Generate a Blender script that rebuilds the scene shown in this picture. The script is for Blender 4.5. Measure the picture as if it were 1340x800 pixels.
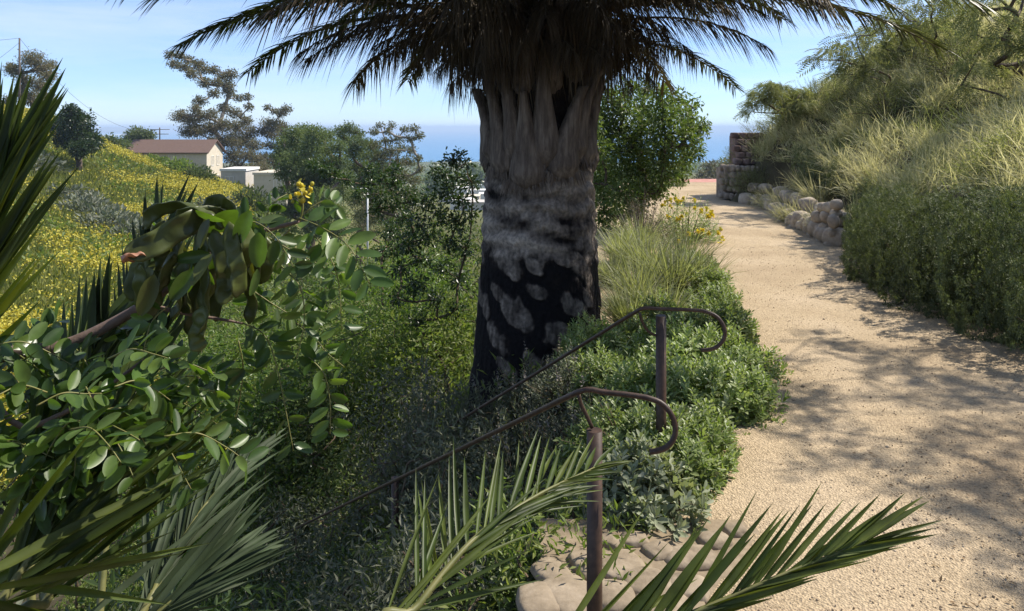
import bpy, math
import numpy as np
from math import sin, cos, pi, radians, exp, log
from mathutils import Matrix, Vector

for o in list(bpy.data.objects):
    bpy.data.objects.remove(o, do_unlink=True)
SC = bpy.context.scene
COL = SC.collection
rng = np.random.default_rng(11)

# ------------------------------------------------------------------ camera, sky, sun, exposure
F = 1000.0; CX = 670.0; HY = 167.0; CZ = 1.8          # focal length in photo pixels, horizon row, eye height
cam_d = bpy.data.cameras.new('camera'); cam = bpy.data.objects.new('camera', cam_d); COL.objects.link(cam)
cam.location = (0, 0, CZ); cam.rotation_euler = (radians(90), 0, 0)
cam_d.sensor_width = 36; cam_d.lens = 36 * F / 1340; cam_d.shift_y = -(400 - HY) / 1340
cam_d.clip_start = 0.05; cam_d.clip_end = 120000
SC.camera = cam

SUN_AZ = 71.0      # degrees right of the view direction (+Y)
SUN_EL = 51.0
world = bpy.data.worlds.new('World'); SC.world = world; world.use_nodes = True
wn = world.node_tree.nodes; wl = world.node_tree.links
sky = wn.new('ShaderNodeTexSky'); sky.sky_type = 'NISHITA'; sky.sun_disc = False
sky.sun_elevation = radians(SUN_EL); sky.sun_rotation = radians(SUN_AZ)
sky.altitude = 1500; sky.air_density = 0.9; sky.dust_density = 0.0; sky.ozone_density = 3.5
bg = wn['Background']; bg.inputs['Strength'].default_value = 0.13
# thin high cirrus, part of the sky itself
tc = wn.new('ShaderNodeTexCoord'); mp = wn.new('ShaderNodeMapping'); mp.inputs['Scale'].default_value = (1.2, 1.2, 9)
nz = wn.new('ShaderNodeTexNoise'); nz.inputs['Scale'].default_value = 2.2; nz.inputs['Detail'].default_value = 7; nz.inputs['Roughness'].default_value = .62
cr = wn.new('ShaderNodeValToRGB'); cr.color_ramp.elements[0].color = (.1, .1, .1, 1); cr.color_ramp.elements[0].position = .40; cr.color_ramp.elements[1].position = .78
cr.color_ramp.elements[1].color = (.5, .5, .5, 1)
mx = wn.new('ShaderNodeMix'); mx.data_type = 'RGBA'
mx.inputs[7].default_value = (4.6, 4.9, 5.6, 1)
wl.new(tc.outputs['Generated'], mp.inputs['Vector']); wl.new(mp.outputs['Vector'], nz.inputs['Vector'])
wl.new(nz.outputs['Fac'], cr.inputs['Fac']); wl.new(cr.outputs['Color'], mx.inputs[0])
sx = wn.new('ShaderNodeSeparateXYZ'); wl.new(tc.outputs['Generated'], sx.inputs[0])
hr = wn.new('ShaderNodeValToRGB'); he = hr.color_ramp.elements; he[0].position = 0; he[0].color = (.52, .62, .80, 1); he[1].position = .34; he[1].color = (1, 1, 1, 1)
wl.new(sx.outputs['Z'], hr.inputs['Fac'])
hm = wn.new('ShaderNodeMix'); hm.data_type = 'RGBA'; hm.blend_type = 'MULTIPLY'; hm.inputs[0].default_value = 1
wl.new(sky.outputs['Color'], hm.inputs[6]); wl.new(hr.outputs[0], hm.inputs[7]); wl.new(hm.outputs[2], mx.inputs[6]); wl.new(mx.outputs[2], bg.inputs['Color'])

sun_d = bpy.data.lights.new('sun', 'SUN'); sun = bpy.data.objects.new('sun', sun_d); COL.objects.link(sun)
sun_d.energy = 4.7; sun_d.angle = radians(.53); sun_d.color = (1, .93, .82)
sdir = Vector((sin(radians(SUN_AZ)) * cos(radians(SUN_EL)), cos(radians(SUN_AZ)) * cos(radians(SUN_EL)), sin(radians(SUN_EL))))
sun.rotation_euler = sdir.to_track_quat('Z', 'Y').to_euler(); sun.location = (30, 30, 40)

SC.view_settings.view_transform = 'Standard'; SC.view_settings.look = 'None'
SC.view_settings.gamma = 1; SC.view_settings.use_curve_mapping = False
SC.view_settings.exposure = 0.75
SC.render.engine = 'CYCLES'
cy = SC.cycles
cy.max_bounces = 6; cy.diffuse_bounces = 3; cy.glossy_bounces = 2; cy.transmission_bounces = 4; cy.volume_bounces = 0
cy.transparent_max_bounces = 6; cy.use_denoising = True; cy.caustics_reflective = False; cy.caustics_refractive = False
cy.sample_clamp_indirect = 4

# ------------------------------------------------------------------ helpers
def W(px, py, d):
    return np.array([(px - CX) * d / F, d, CZ - (py - HY) * d / F])

def nrmz(v):
    return v / np.maximum(np.linalg.norm(v, axis=-1, keepdims=True), 1e-9)

def hash3(i, j, k):
    h = (i * 374761393 + j * 668265263 + k * 2147483647 + 144665) & 0xFFFFFFFF
    h = ((h ^ (h >> 13)) * 1274126177) & 0xFFFFFFFF
    return ((h ^ (h >> 16)) & 0xFFFF) / 65535.0

def vnoise(p):
    p = np.asarray(p, float); i = np.floor(p).astype(np.int64); f = p - i; f = f * f * (3 - 2 * f)
    r = 0
    for a in (0, 1):
        for b in (0, 1):
            for c in (0, 1):
                w = (f[..., 0] if a else 1 - f[..., 0]) * (f[..., 1] if b else 1 - f[..., 1]) * (f[..., 2] if c else 1 - f[..., 2])
                r = r + w * hash3(i[..., 0] + a, i[..., 1] + b, i[..., 2] + c)
    return r

def fbm(p, o=4):
    p = np.asarray(p, float); s = 0; a = .5; t = 0
    for _ in range(o):
        s = s + a * vnoise(p); t += a; p = p * 2.03 + 17.3; a *= .5
    return s / t

def sstep(a, b, x):
    t = np.clip((x - a) / (b - a), 0, 1); return t * t * (3 - 2 * t)

class MB:
    def __init__(self):
        self.V = []; self.F = []; self.n = 0; self.A = []
    def add(self, V, F, mat=0, smooth=True, attr=None):
        V = np.asarray(V, float).reshape(-1, 3)
        for f in (F if isinstance(F, (list, tuple)) and len(F) and isinstance(F[0], np.ndarray) and F[0].ndim == 2 else [F]):
            self.F.append((np.asarray(f, np.int64) + self.n, mat, smooth))
        self.V.append(V); self.A.append(np.zeros(len(V)) if attr is None else np.asarray(attr, float)); self.n += len(V)
    def mesh(self, name, mats, loc=(0, 0, 0), attr=None):
        V = np.concatenate(self.V) - np.asarray(loc, float)
        me = bpy.data.meshes.new(name)
        me.vertices.add(len(V)); me.vertices.foreach_set('co', V.astype(np.float32).ravel())
        idx = np.concatenate([f.ravel() for f, _, _ in self.F])
        tot = np.concatenate([np.full(len(f), f.shape[1]) for f, _, _ in self.F])
        mi = np.concatenate([np.full(len(f), m) for f, m, _ in self.F])
        sm = np.concatenate([np.full(len(f), s, bool) for f, _, s in self.F])
        st = np.concatenate([[0], np.cumsum(tot)[:-1]])
        me.loops.add(len(idx)); me.loops.foreach_set('vertex_index', idx.astype(np.int32))
        me.polygons.add(len(tot)); me.polygons.foreach_set('loop_start', st.astype(np.int32))
        me.polygons.foreach_set('loop_total', tot.astype(np.int32))
        me.polygons.foreach_set('material_index', mi.astype(np.int32)); me.polygons.foreach_set('use_smooth', sm)
        if attr:
            a = me.attributes.new(attr, 'FLOAT', 'POINT'); a.data.foreach_set('value', np.concatenate(self.A).astype(np.float32))
        for m in (mats if isinstance(mats, (list, tuple)) else [mats]): me.materials.append(m)
        me.update(calc_edges=True)
        return me
    def build(self, name, mats, parent=None, loc=None, attr=None):
        """one mesh object; with a parent the mesh is put in the parent's frame (parents are unrotated)"""
        L = np.array(parent.matrix_basis.translation) if parent is not None and loc is None else (np.zeros(3) if loc is None else np.asarray(loc, float))
        P = parent
        if parent is not None and parent.parent is not None:
            L = L + np.array(parent.parent.matrix_basis.translation)
        o = bpy.data.objects.new(name, self.mesh(name, mats, L, attr)); COL.objects.link(o)
        if P is not None: o.parent = P
        else: o.location = L
        return o

def tag(o, label=None, cat=None, group=None, kind=None):
    if label: o['label'] = label
    if cat: o['category'] = cat
    if group: o['group'] = group
    if kind: o['kind'] = kind
    return o

def thing(name, label, cat, loc, group=None, rz=0, sc=1):
    o = bpy.data.objects.new(name, None); COL.objects.link(o); o.empty_display_size = .1
    o.location = [float(v) for v in loc]; o.rotation_euler = (0, 0, rz)
    o.scale = (sc, sc, sc) if np.isscalar(sc) else [float(v) for v in sc]
    return tag(o, label, cat, group)

def inst(name, me, parent, mat=None):
    o = bpy.data.objects.new(name, me); COL.objects.link(o); o.parent = parent
    if mat is not None: o.matrix_basis = mat
    return o

def tube(mb, pts, rad, sides=8, mat=0, caps=True):
    P = np.asarray(pts, float); n = len(P); rad = np.broadcast_to(np.asarray(rad, float), (n,))
    T = nrmz(np.gradient(P, axis=0)); a = np.array([0, 0, 1.]) if abs(T[0, 2]) < .9 else np.array([1., 0, 0])
    N = np.zeros_like(P); N[0] = nrmz(np.cross(T[0], a))
    for i in range(1, n):
        v = N[i - 1] - T[i] * np.dot(N[i - 1], T[i]); N[i] = nrmz(v)
    B = np.cross(T, N); th = np.linspace(0, 2 * pi, sides, endpoint=False)
    V = P[:, None] + rad[:, None, None] * (N[:, None] * np.cos(th)[None, :, None] + B[:, None] * np.sin(th)[None, :, None])
    loft(mb, V, mat, caps)

def loft(mb, R, mat=0, caps=True, smooth=True, attr=None):
    n, k = R.shape[:2]; i = np.arange(n - 1)[:, None] * k; j = np.arange(k)[None]; j2 = (j + 1) % k
    Fq = np.stack([i + j, i + j2, i + k + j2, i + k + j], -1).reshape(-1, 4)
    mb.add(R.reshape(-1, 3), Fq, mat, smooth, attr)
    if caps:
        b = mb.n - n * k
        mb.F.append((np.arange(k)[None, ::-1] + b, mat, False)); mb.F.append((np.arange(k)[None] + b + (n - 1) * k, mat, False))

def spline(pts, n):
    """Catmull-Rom through the points"""
    P = np.asarray(pts, float); P = np.vstack([2 * P[0] - P[1], P, 2 * P[-1] - P[-2]]); m = len(P) - 3
    out = []
    for q in np.linspace(0, m - 1e-6, n):
        i = int(q); t = q - i; a, b, c, d = P[i:i + 4]
        out.append(.5 * ((2 * b) + (c - a) * t + (2 * a - 5 * b + 4 * c - d) * t * t + (3 * b - a - 3 * c + d) * t ** 3))
    return np.array(out)

def box(mb, lo, hi, mat=0):
    x0, y0, z0 = lo; x1, y1, z1 = hi
    V = [(x0, y0, z0), (x1, y0, z0), (x1, y1, z0), (x0, y1, z0), (x0, y0, z1), (x1, y0, z1), (x1, y1, z1), (x0, y1, z1)]
    mb.add(V, np.array([(3, 2, 1, 0), (4, 5, 6, 7), (0, 1, 5, 4), (1, 2, 6, 5), (2, 3, 7, 6), (3, 0, 4, 7)]), mat, False)

# leaf templates: length +Y, width X (full width 1), normal +Z
L4 = (np.array([(0, 0, 0), (.5, .45, .07), (0, 1, -.03), (-.5, .45, .07)]), [np.array([(0, 1, 2, 3)])])
_m = [(0, 0, 0), (0, .28, -.03), (0, .58, -.04), (0, .85, -.08), (0, 1, -.12)]
_r = [(.36, .24, .05), (.5, .56, .05), (.33, .84, -.02)]; _l = [(-x, y, z) for x, y, z in _r]
L8 = (np.array(_m + _r + _l), [np.array([(1, 5, 6, 2), (2, 6, 7, 3), (1, 2, 9, 8), (2, 3, 10, 9)]),
                               np.array([(0, 5, 1), (3, 7, 4), (0, 1, 8), (3, 4, 10)])])
def oval_template(n=7, blunt=.12, cup=.10):
    """oval leaflet with midrib fold, for leaves seen close"""
    t = np.linspace(0, 1, n); w = .5 * np.sqrt(np.clip(1 - (2 * (t * .98 + .01) - 1) ** 2, 0, 1)) * (1 - .18 * t + .12)
    m = np.c_[0 * t, t, -cup * .5 * t * t]
    r = np.c_[w, t + .02, cup * w * 1.3 - cup * .5 * t * t]; l = r * [-1, 1, 1]
    rh = np.c_[w * .5, t + .01, cup * w * .35 - cup * .5 * t * t]; lh = rh * [-1, 1, 1]
    V = np.concatenate([l, lh, m, rh, r]); F_ = []
    for s in range(4):
        for i in range(n - 1): F_.append((s * n + i, (s + 1) * n + i, (s + 1) * n + i + 1, s * n + i + 1))
    return V, [np.array(F_)]
OV = oval_template()
DI = (np.array([(-.5, 0, 0), (.5, 0, 0), (.35, 1, 0), (-.35, 1, 0)]), [np.array([(0, 1, 2, 3)])])

def scatter(mb, T, pos, d, nrm, sl, sw, mat=0, smooth=True):
    V, Fs = T; m = len(pos); k = len(V)
    if m == 0: return
    Y = nrmz(d); Z = nrm - Y * np.sum(nrm * Y, -1, keepdims=True)
    bad = np.linalg.norm(Z, axis=1) < 1e-4; Z[bad] = np.cross(Y[bad], [.3, .5, .81]); Z = nrmz(Z); X = np.cross(Y, Z)
    sl = np.broadcast_to(sl, (m,))[:, None, None]; sw = np.broadcast_to(sw, (m,))[:, None, None]
    P = pos[:, None] + X[:, None] * V[None, :, :1] * sw + Y[:, None] * V[None, :, 1:2] * sl + Z[:, None] * V[None, :, 2:] * sl
    off = (np.arange(m) * k)[:, None, None]
    mb.add(P.reshape(-1, 3), [(f[None] + off).reshape(-1, f.shape[1]) for f in Fs], mat, smooth)

def blades(mb, P0, D, N, L, Wd, nseg=3, droop=0., fold=.25, mat=0, wprof=None, jag=None):
    """pointed strips: P0 + D*L*t sagging by droop*L*t^2, folded along the midrib"""
    m = len(P0); D = nrmz(D); L = np.broadcast_to(L, (m,)); Wd = np.broadcast_to(Wd, (m,)); droop = np.broadcast_to(droop, (m,))
    X = nrmz(np.cross(D, N)); Nn = np.cross(X, D); t = np.linspace(0, 1, nseg + 1)
    w = (np.minimum(1, .35 + 2.6 * t) * (1 - t ** 2.2) + .015) if wprof is None else wprof(t)
    ctr = P0[:, None] + D[:, None] * (L[:, None] * t)[..., None] + np.array([0, 0, -1.]) * (droop[:, None] * L[:, None] * t ** 2)[..., None]
    hw = .5 * Wd[:, None] * w[None]
    if fold is None:
        V = np.stack([ctr - X[:, None] * hw[..., None], ctr + X[:, None] * hw[..., None]], 2); c = 2
    else:
        up = Nn[:, None] * (hw * fold * 2)[..., None]
        V = np.stack([ctr - X[:, None] * hw[..., None] + up, ctr, ctr + X[:, None] * hw[..., None] + up], 2); c = 3
    k = (nseg + 1) * c; Fq = []
    for i in range(nseg):
        for j in range(c - 1): Fq.append((i * c + j, i * c + j + 1, (i + 1) * c + j + 1, (i + 1) * c + j))
    mb.add(V.reshape(-1, 3), (np.array(Fq)[None] + (np.arange(m) * k)[:, None, None]).reshape(-1, 4), mat, True)

def ico(sub=3):
    import bmesh
    bm = bmesh.new(); bmesh.ops.create_icosphere(bm, subdivisions=sub, radius=1)
    V = np.array([v.co[:] for v in bm.verts]); Fc = np.array([[v.index for v in f.verts] for f in bm.faces]); bm.free()
    return V, Fc
ICO3 = ico(3); ICO4 = ico(4); ICO1 = ico(1); ICO2 = ico(2)

def rock(mb, c, size, seed, rough=.25, flat=1., T=ICO3, mat=0, rz=0., boxy=.25):
    V, Fc = T; s = seed * 7.13
    n = fbm(V * 1.1 + s, 3)[:, None] - .5; n2 = fbm(V * 3.7 + s, 3)[:, None] - .5
    R = V * (1 + rough * 2.0 * n + rough * .5 * n2)
    R = R / np.maximum(np.abs(R).max(1, keepdims=True), .3) ** boxy * np.asarray(size); R[:, 2] *= flat
    c_, s_ = cos(rz), sin(rz); R = np.c_[R[:, 0] * c_ - R[:, 1] * s_, R[:, 0] * s_ + R[:, 1] * c_, R[:, 2]]
    mb.add(R + np.asarray(c), Fc, mat, True)

# ------------------------------------------------------------------ materials
def M(name):
    m = bpy.data.materials.new(name); m.use_nodes = True
    return m, m.node_tree.nodes, m.node_tree.links, m.node_tree.nodes['Principled BSDF']

def ramp(n, stops):
    r = n.new('ShaderNodeValToRGB'); e = r.color_ramp.elements
    while len(e) < len(stops): e.new(.5)
    for q, (p, c) in zip(e, stops): q.position = p; q.color = (*c, 1)
    return r

def leaf_mat(name, cols, trans=.35, rough=.45, spec=.35, warm=(1.25, 1.35, .55), vein=0):
    m, n, l, b = M(name)
    g = n.new('ShaderNodeNewGeometry'); k = len(cols)
    r = ramp(n, [(i / max(k - 1, 1), c) for i, c in enumerate(cols)]); l.new(g.outputs['Random Per Island'], r.inputs['Fac'])
    oi = n.new('ShaderNodeObjectInfo'); hs = n.new('ShaderNodeHueSaturation')
    mr = n.new('ShaderNodeMapRange'); mr.inputs[3].default_value = .8; mr.inputs[4].default_value = 1.2
    l.new(oi.outputs['Random'], mr.inputs[0]); l.new(mr.outputs[0], hs.inputs['Value']); l.new(r.outputs[0], hs.inputs['Color'])
    col = hs.outputs[0]
    if vein:
        t = n.new('ShaderNodeTexCoord'); ns = n.new('ShaderNodeTexNoise'); ns.inputs['Scale'].default_value = vein; ns.inputs['Detail'].default_value = 4
        l.new(t.outputs['Object'], ns.inputs['Vector'])
        mm = n.new('ShaderNodeMapRange'); mm.inputs[1].default_value = .3; mm.inputs[2].default_value = .7; mm.inputs[3].default_value = .6; mm.inputs[4].default_value = 1.35
        l.new(ns.outputs['Fac'], mm.inputs[0]); h2 = n.new('ShaderNodeHueSaturation'); l.new(col, h2.inputs['Color']); l.new(mm.outputs[0], h2.inputs['Value']); col = h2.outputs[0]
    l.new(col, b.inputs['Base Color']); b.inputs['Roughness'].default_value = rough; b.inputs['Specular IOR Level'].default_value = spec
    if trans > 0:
        tr = n.new('ShaderNodeBsdfTranslucent'); mu = n.new('ShaderNodeMix'); mu.data_type = 'RGBA'; mu.blend_type = 'MULTIPLY'
        mu.inputs[0].default_value = 1; mu.inputs[7].default_value = (*warm, 1); l.new(col, mu.inputs[6]); l.new(mu.outputs[2], tr.inputs['Color'])
        ms = n.new('ShaderNodeMixShader'); ms.inputs[0].default_value = trans
        l.new(b.outputs[0], ms.inputs[1]); l.new(tr.outputs[0], ms.inputs[2]); l.new(ms.outputs[0], n['Material Output'].inputs['Surface'])
    return m

def surf_mat(name, stops, scale=8, rough=.8, bump=.3, detail=8, stretch=(1, 1, 1), spec=.3, bscale=None, dist=.02, metal=0):
    m, n, l, b = M(name)
    t = n.new('ShaderNodeTexCoord'); mp = n.new('ShaderNodeMapping'); mp.inputs['Scale'].default_value = stretch
    ns = n.new('ShaderNodeTexNoise'); ns.inputs['Scale'].default_value = scale; ns.inputs['Detail'].default_value = detail; ns.inputs['Roughness'].default_value = .65
    l.new(t.outputs['Object'], mp.inputs['Vector']); l.new(mp.outputs[0], ns.inputs['Vector'])
    r = ramp(n, stops); l.new(ns.outputs['Fac'], r.inputs['Fac']); l.new(r.outputs[0], b.inputs['Base Color'])
    b.inputs['Roughness'].default_value = rough; b.inputs['Specular IOR Level'].default_value = spec; b.inputs['Metallic'].default_value = metal
    if bump:
        n2 = n.new('ShaderNodeTexNoise'); n2.inputs['Scale'].default_value = bscale or scale * 3; n2.inputs['Detail'].default_value = 6
        l.new(mp.outputs[0], n2.inputs['Vector'])
        bp = n.new('ShaderNodeBump'); bp.inputs['Strength'].default_value = bump; bp.inputs['Distance'].default_value = dist
        l.new(n2.outputs['Fac'], bp.inputs['Height']); l.new(bp.outputs[0], b.inputs['Normal'])
    return m

# plants
m_bark = surf_mat('bark', [(.3, (.05, .035, .025)), (.7, (.16, .12, .09))], 12, .9, .6, stretch=(1, 1, .3))
m_barkpale = surf_mat('pale_bark', [(.3, (.16, .13, .1)), (.7, (.34, .3, .25))], 3, .9, .3, stretch=(1, 1, .3))
m_twig = surf_mat('twig', [(.3, (.06, .045, .03)), (.7, (.15, .11, .07))], 20, .9, .3)
m_sennabark = surf_mat('shrub_bark', [(.3, (.09, .06, .045)), (.7, (.2, .14, .11))], 60, .7, .3, dist=.002)
m_euc = leaf_mat('eucalyptus_leaf', [(.11, .11, .07), (.155, .14, .09), (.18, .14, .095)], .34, .7, .15)
m_oak = leaf_mat('olive_tree_leaf', [(.075, .105, .04), (.115, .15, .06), (.155, .175, .085)], .35, .65, .15)
m_brown = leaf_mat('brownish_leaf', [(.095, .1, .055), (.14, .14, .075), (.17, .155, .095)], .3, .75, .1)
m_green = leaf_mat('bright_green_leaf', [(.05, .1, .018), (.1, .16, .03), (.15, .21, .05)], .45, .42, .4)
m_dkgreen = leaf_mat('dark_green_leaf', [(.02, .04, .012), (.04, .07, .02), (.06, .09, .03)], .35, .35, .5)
m_bed = leaf_mat('bed_shrub_leaf', [(.14, .2, .06), (.22, .28, .1), (.34, .38, .22)], .38, .42, .4)
m_bedgrey = leaf_mat('grey_shrub_leaf', [(.2, .24, .14), (.3, .33, .22), (.42, .44, .33)], .3, .6, .3)
m_sage = leaf_mat('sage_leaf', [(.09, .105, .07), (.13, .145, .1), (.17, .175, .13)], .28, .65)
m_sageflower = leaf_mat('sage_flower_spike', [(.15, .13, .13), (.22, .19, .18)], .3, .8)
m_round = leaf_mat('round_tree_leaf', [(.06, .1, .022), (.11, .155, .04), (.2, .24, .09)], .42, .45, .35)
m_brush = leaf_mat('brush_leaf', [(.09, .14, .03), (.15, .2, .05), (.21, .23, .08)], .45, .5)
m_bankbrush = leaf_mat('bank_brush_leaf', [(.13, .15, .06), (.2, .21, .1), (.28, .27, .15)], .42, .6, .2)
m_rose = leaf_mat('rosemary_leaf', [(.068, .085, .038), (.1, .122, .055), (.16, .182, .095)], .25, .6, .2)
m_grassl = leaf_mat('long_grass_blade', [(.14, .16, .07), (.24, .25, .14), (.4, .4, .28)], .4, .5)
m_straw = leaf_mat('feather_grass', [(.34, .33, .17), (.48, .45, .27), (.64, .6, .42)], .5, .6, warm=(1.1, 1.1, .75))
m_bankgreen = leaf_mat('bank_grass', [(.15, .18, .06), (.23, .25, .1), (.33, .33, .16)], .42, .6)
m_pepper = leaf_mat('pepper_leaf', [(.15, .17, .075), (.21, .225, .11), (.3, .3, .165)], .48, .6, .2, warm=(1.2, 1.25, .6))
m_mustard = leaf_mat('mustard_bloom', [(.5, .45, .05), (.58, .5, .08), (.42, .42, .08)], .35, .7, warm=(1.1, 1.0, .4))
m_mustleaf = leaf_mat('mustard_stalk', [(.12, .15, .03), (.2, .22, .05), (.26, .25, .08)], .4, .7)
m_greysage = leaf_mat('hillside_sagebrush', [(.1, .12, .085), (.15, .165, .12), (.2, .2, .15)], .2, .8)
m_yellow = leaf_mat('yellow_petal', [(.6, .5, .04), (.72, .58, .06), (.5, .5, .08)], .35, .5, warm=(1.1, 1, .4))
m_frond = leaf_mat('palm_leaflet', [(.022, .03, .01), (.035, .05, .014), (.055, .065, .02)], .28, .38, .5, warm=(1.5, 1.4, .35))
m_dry = leaf_mat('dry_palm_leaflet', [(.035, .025, .015), (.065, .047, .028), (.11, .08, .048)], .22, .7)
m_frondnear = leaf_mat('young_palm_leaflet', [(.04, .065, .016), (.065, .095, .022), (.115, .145, .036)], .45, .42, .3, warm=(1.6, 1.5, .3), vein=14)
m_frondblue = leaf_mat('blue_green_leaflet', [(.03, .045, .02), (.045, .065, .032), (.07, .09, .05)], .28, .6, .18, vein=14)
m_rachis = surf_mat('frond_stalk', [(.3, (.09, .1, .03)), (.7, (.17, .16, .06))], 30, .5, .1, dist=.002)
m_rachisdk = surf_mat('old_frond_stalk', [(.3, (.05, .04, .022)), (.7, (.13, .1, .06))], 14, .7, .2, dist=.004)
m_senna = leaf_mat('oval_leaflet', [(.04, .08, .018), (.065, .115, .027), (.12, .18, .045)], .44, .34, .5, warm=(1.5, 1.6, .4), vein=30)
m_sennastem = surf_mat('leaf_stalk', [(.3, (.13, .15, .04)), (.7, (.22, .19, .07))], 60, .5, 0)
m_pod = leaf_mat('seed_pod', [(.055, .085, .02), (.08, .105, .026), (.12, .1, .04)], .34, .36, .45, warm=(1.3, 1.2, .35), vein=26)
m_podpink = leaf_mat('pink_seed_pod', [(.3, .15, .1), (.34, .18, .12)], .3, .4, .4, vein=20)
# hard things
m_rust = surf_mat('brown_painted_steel', [(.35, (.034, .02, .014)), (.6, (.062, .037, .026)), (.75, (.12, .062, .04))], 40, .5, .12, spec=.35, dist=.001, metal=0)
m_stone = surf_mat('boulder_stone', [(.3, (.2, .165, .125)), (.5, (.34, .28, .215)), (.7, (.45, .39, .31))], 7, .85, .5, dist=.015)
m_rubble = surf_mat('shaded_rubble_stone', [(.3, (.1, .08, .06)), (.5, (.19, .155, .12)), (.7, (.3, .25, .2))], 7, .9, .6, dist=.02)  # darker than the boulder stone: the rubble wall's shade is in this colour
m_flag = surf_mat('flagstone', [(.3, (.14, .108, .072)), (.5, (.24, .19, .132)), (.72, (.34, .275, .2))], 11, .85, .7, dist=.006)
m_mortar = surf_mat('mortar', [(.3, (.17, .13, .085)), (.7, (.28, .22, .15))], 25, .95, .5, dist=.004)
m_cream = surf_mat('cream_stucco', [(.3, (.5, .44, .34)), (.7, (.58, .52, .42))], 2, .9, .1)
m_white = surf_mat('white_stucco', [(.3, (.62, .6, .56)), (.7, (.72, .7, .66))], 2, .9, .1)
m_greywall = surf_mat('grey_stucco', [(.3, (.4, .37, .33)), (.7, (.52, .48, .43))], 1.5, .9, .1)
m_roof = surf_mat('brown_shingle', [(.3, (.1, .065, .05)), (.7, (.17, .11, .09))], 3, .9, .3, stretch=(1, 4, 4))
m_redroof = surf_mat('red_roof_tile', [(.3, (.36, .16, .12)), (.7, (.46, .24, .19))], 2, .9, .2)
m_glass = surf_mat('window_glass', [(.3, (.02, .025, .03)), (.7, (.05, .055, .06))], 1, .1, 0, spec=.6)
m_pole = surf_mat('weathered_wood_pole', [(.3, (.07, .055, .045)), (.7, (.14, .11, .09))], 4, .9, .2)
m_galv = surf_mat('galvanised_steel', [(.3, (.42, .43, .44)), (.7, (.52, .53, .54))], 5, .5, 0, metal=.3)
m_wire = surf_mat('cable', [(.3, (.03, .03, .03)), (.7, (.05, .05, .05))], 5, .6, 0)
# ------------------------------------------------------------------ terrain
XE = np.array([(-50, .25), (0, .2), (3, .4), (4, .72), (5, .6), (6.2, .2), (7.4, .05), (8.2, .25), (10, .7), (14, 1.2), (20, 2.3), (25, 3.2), (60, 9)])
XR = np.array([(-50, 4.0), (0, 4.0), (6.25, 4.15), (9, 4.2), (11.8, 4.9), (14, 5.2), (17.5, 5.75), (18.6, 5.1), (21, 5.6), (25, 7.2), (60, 16)])
def xe(y): return np.interp(y, XE[:, 0], XE[:, 1])
def xr(y): return np.interp(y, XR[:, 0], XR[:, 1])
CTL = []
def ctl(d, pts): CTL.extend([(px, py, d) for px, py in pts])
ctl(20, [(-80, 560), (100, 560), (300, 590), (470, 470), (600, 420)])
ctl(35, [(-80, 385), (100, 395), (200, 420), (300, 440), (450, 440), (560, 425), (650, 400), (800, 275), (940, 262), (1340, 290)])
ctl(60, [(-80, 240), (0, 258), (100, 285), (200, 305), (280, 335), (400, 385), (500, 380), (600, 350), (800, 275), (940, 256), (1340, 220)])
ctl(85, [(-80, 158), (0, 180), (100, 212), (200, 246), (280, 268), (350, 304), (450, 372), (520, 360), (600, 320), (800, 270)])
ctl(105, [(-80, 130), (0, 146), (60, 153), (120, 178), (200, 214), (280, 240), (350, 275), (450, 340), (600, 310), (940, 242)])
ctl(125, [(-80, 140), (0, 152), (100, 178), (170, 216), (290, 240), (370, 258), (450, 310), (600, 296)])
ctl(200, [(-80, 160), (0, 168), (100, 190), (200, 210), (290, 230), (400, 255), (600, 285), (940, 236), (1340, 215)])
ctl(400, [(-80, 190), (100, 205), (300, 225), (500, 255), (620, 262), (940, 228), (1340, 220)])
ctl(1150, [(-80, 214), (300, 215), (620, 215), (940, 215), (1340, 215)])
ctl(3000, [(-80, 192), (620, 192), (1340, 192)])
CA = np.array(CTL, float)
def kern(a, b):
    r = np.sqrt(((a[:, None] - b[None]) ** 2).sum(-1) + 1e-12); return r * r * np.log(r + 1e-9)
CP = np.c_[(CA[:, 0] - 670) / 300, np.log(CA[:, 2]) * 1.2]
_n = len(CP); _A = np.zeros((_n + 3, _n + 3)); _A[:_n, :_n] = kern(CP, CP) + .02 * np.eye(_n); _A[:_n, _n] = 1; _A[:_n, _n + 1:] = CP
_A[_n, :_n] = 1; _A[_n + 1:, :_n] = CP.T
_w = np.linalg.solve(_A, np.r_[CA[:, 1], 0, 0, 0])
def zfar(x, y):
    u = np.clip(x / np.maximum(y, 1) * F, -820, 760) / 300; d = np.clip(y, 12, 4000); q = np.c_[u, np.log(d) * 1.2]
    py = np.zeros(len(q))
    for s in range(0, len(q), 20000):
        k = kern(q[s:s + 20000], CP); py[s:s + 20000] = k @ _w[:_n] + _w[_n] + q[s:s + 20000] @ _w[_n + 1:]
    return CZ - (py - HY) * d / F
SD = np.array([-.347, .938])
def znear(x, y):
    t = (x - .45) * SD[0] + (y - 3.0) * SD[1]
    A = 8.5 * (1 - np.exp(-.74 * np.maximum(t, 0) / 8.5)) + .3 * np.maximum(-x - .5, 0)
    s = np.maximum(xe(y) - x, 0); B = 1.7 * s
    drop = A * B / np.maximum((A ** 3 + B ** 3) ** (1 / 3.), 1e-6)
    drop = np.where((A <= 0) | (B <= 0), 0, drop)
    r = x - xr(y) - .25
    rise = 5.5 * (1 - np.exp(-.9 * (1 + .7 * sstep(12.5, 17, y)) * np.maximum(r, 0) / 5.5)) * (1 - .25 * sstep(18.5, 24, y)) * sstep(32, 23, y)
    return -drop + rise
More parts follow.
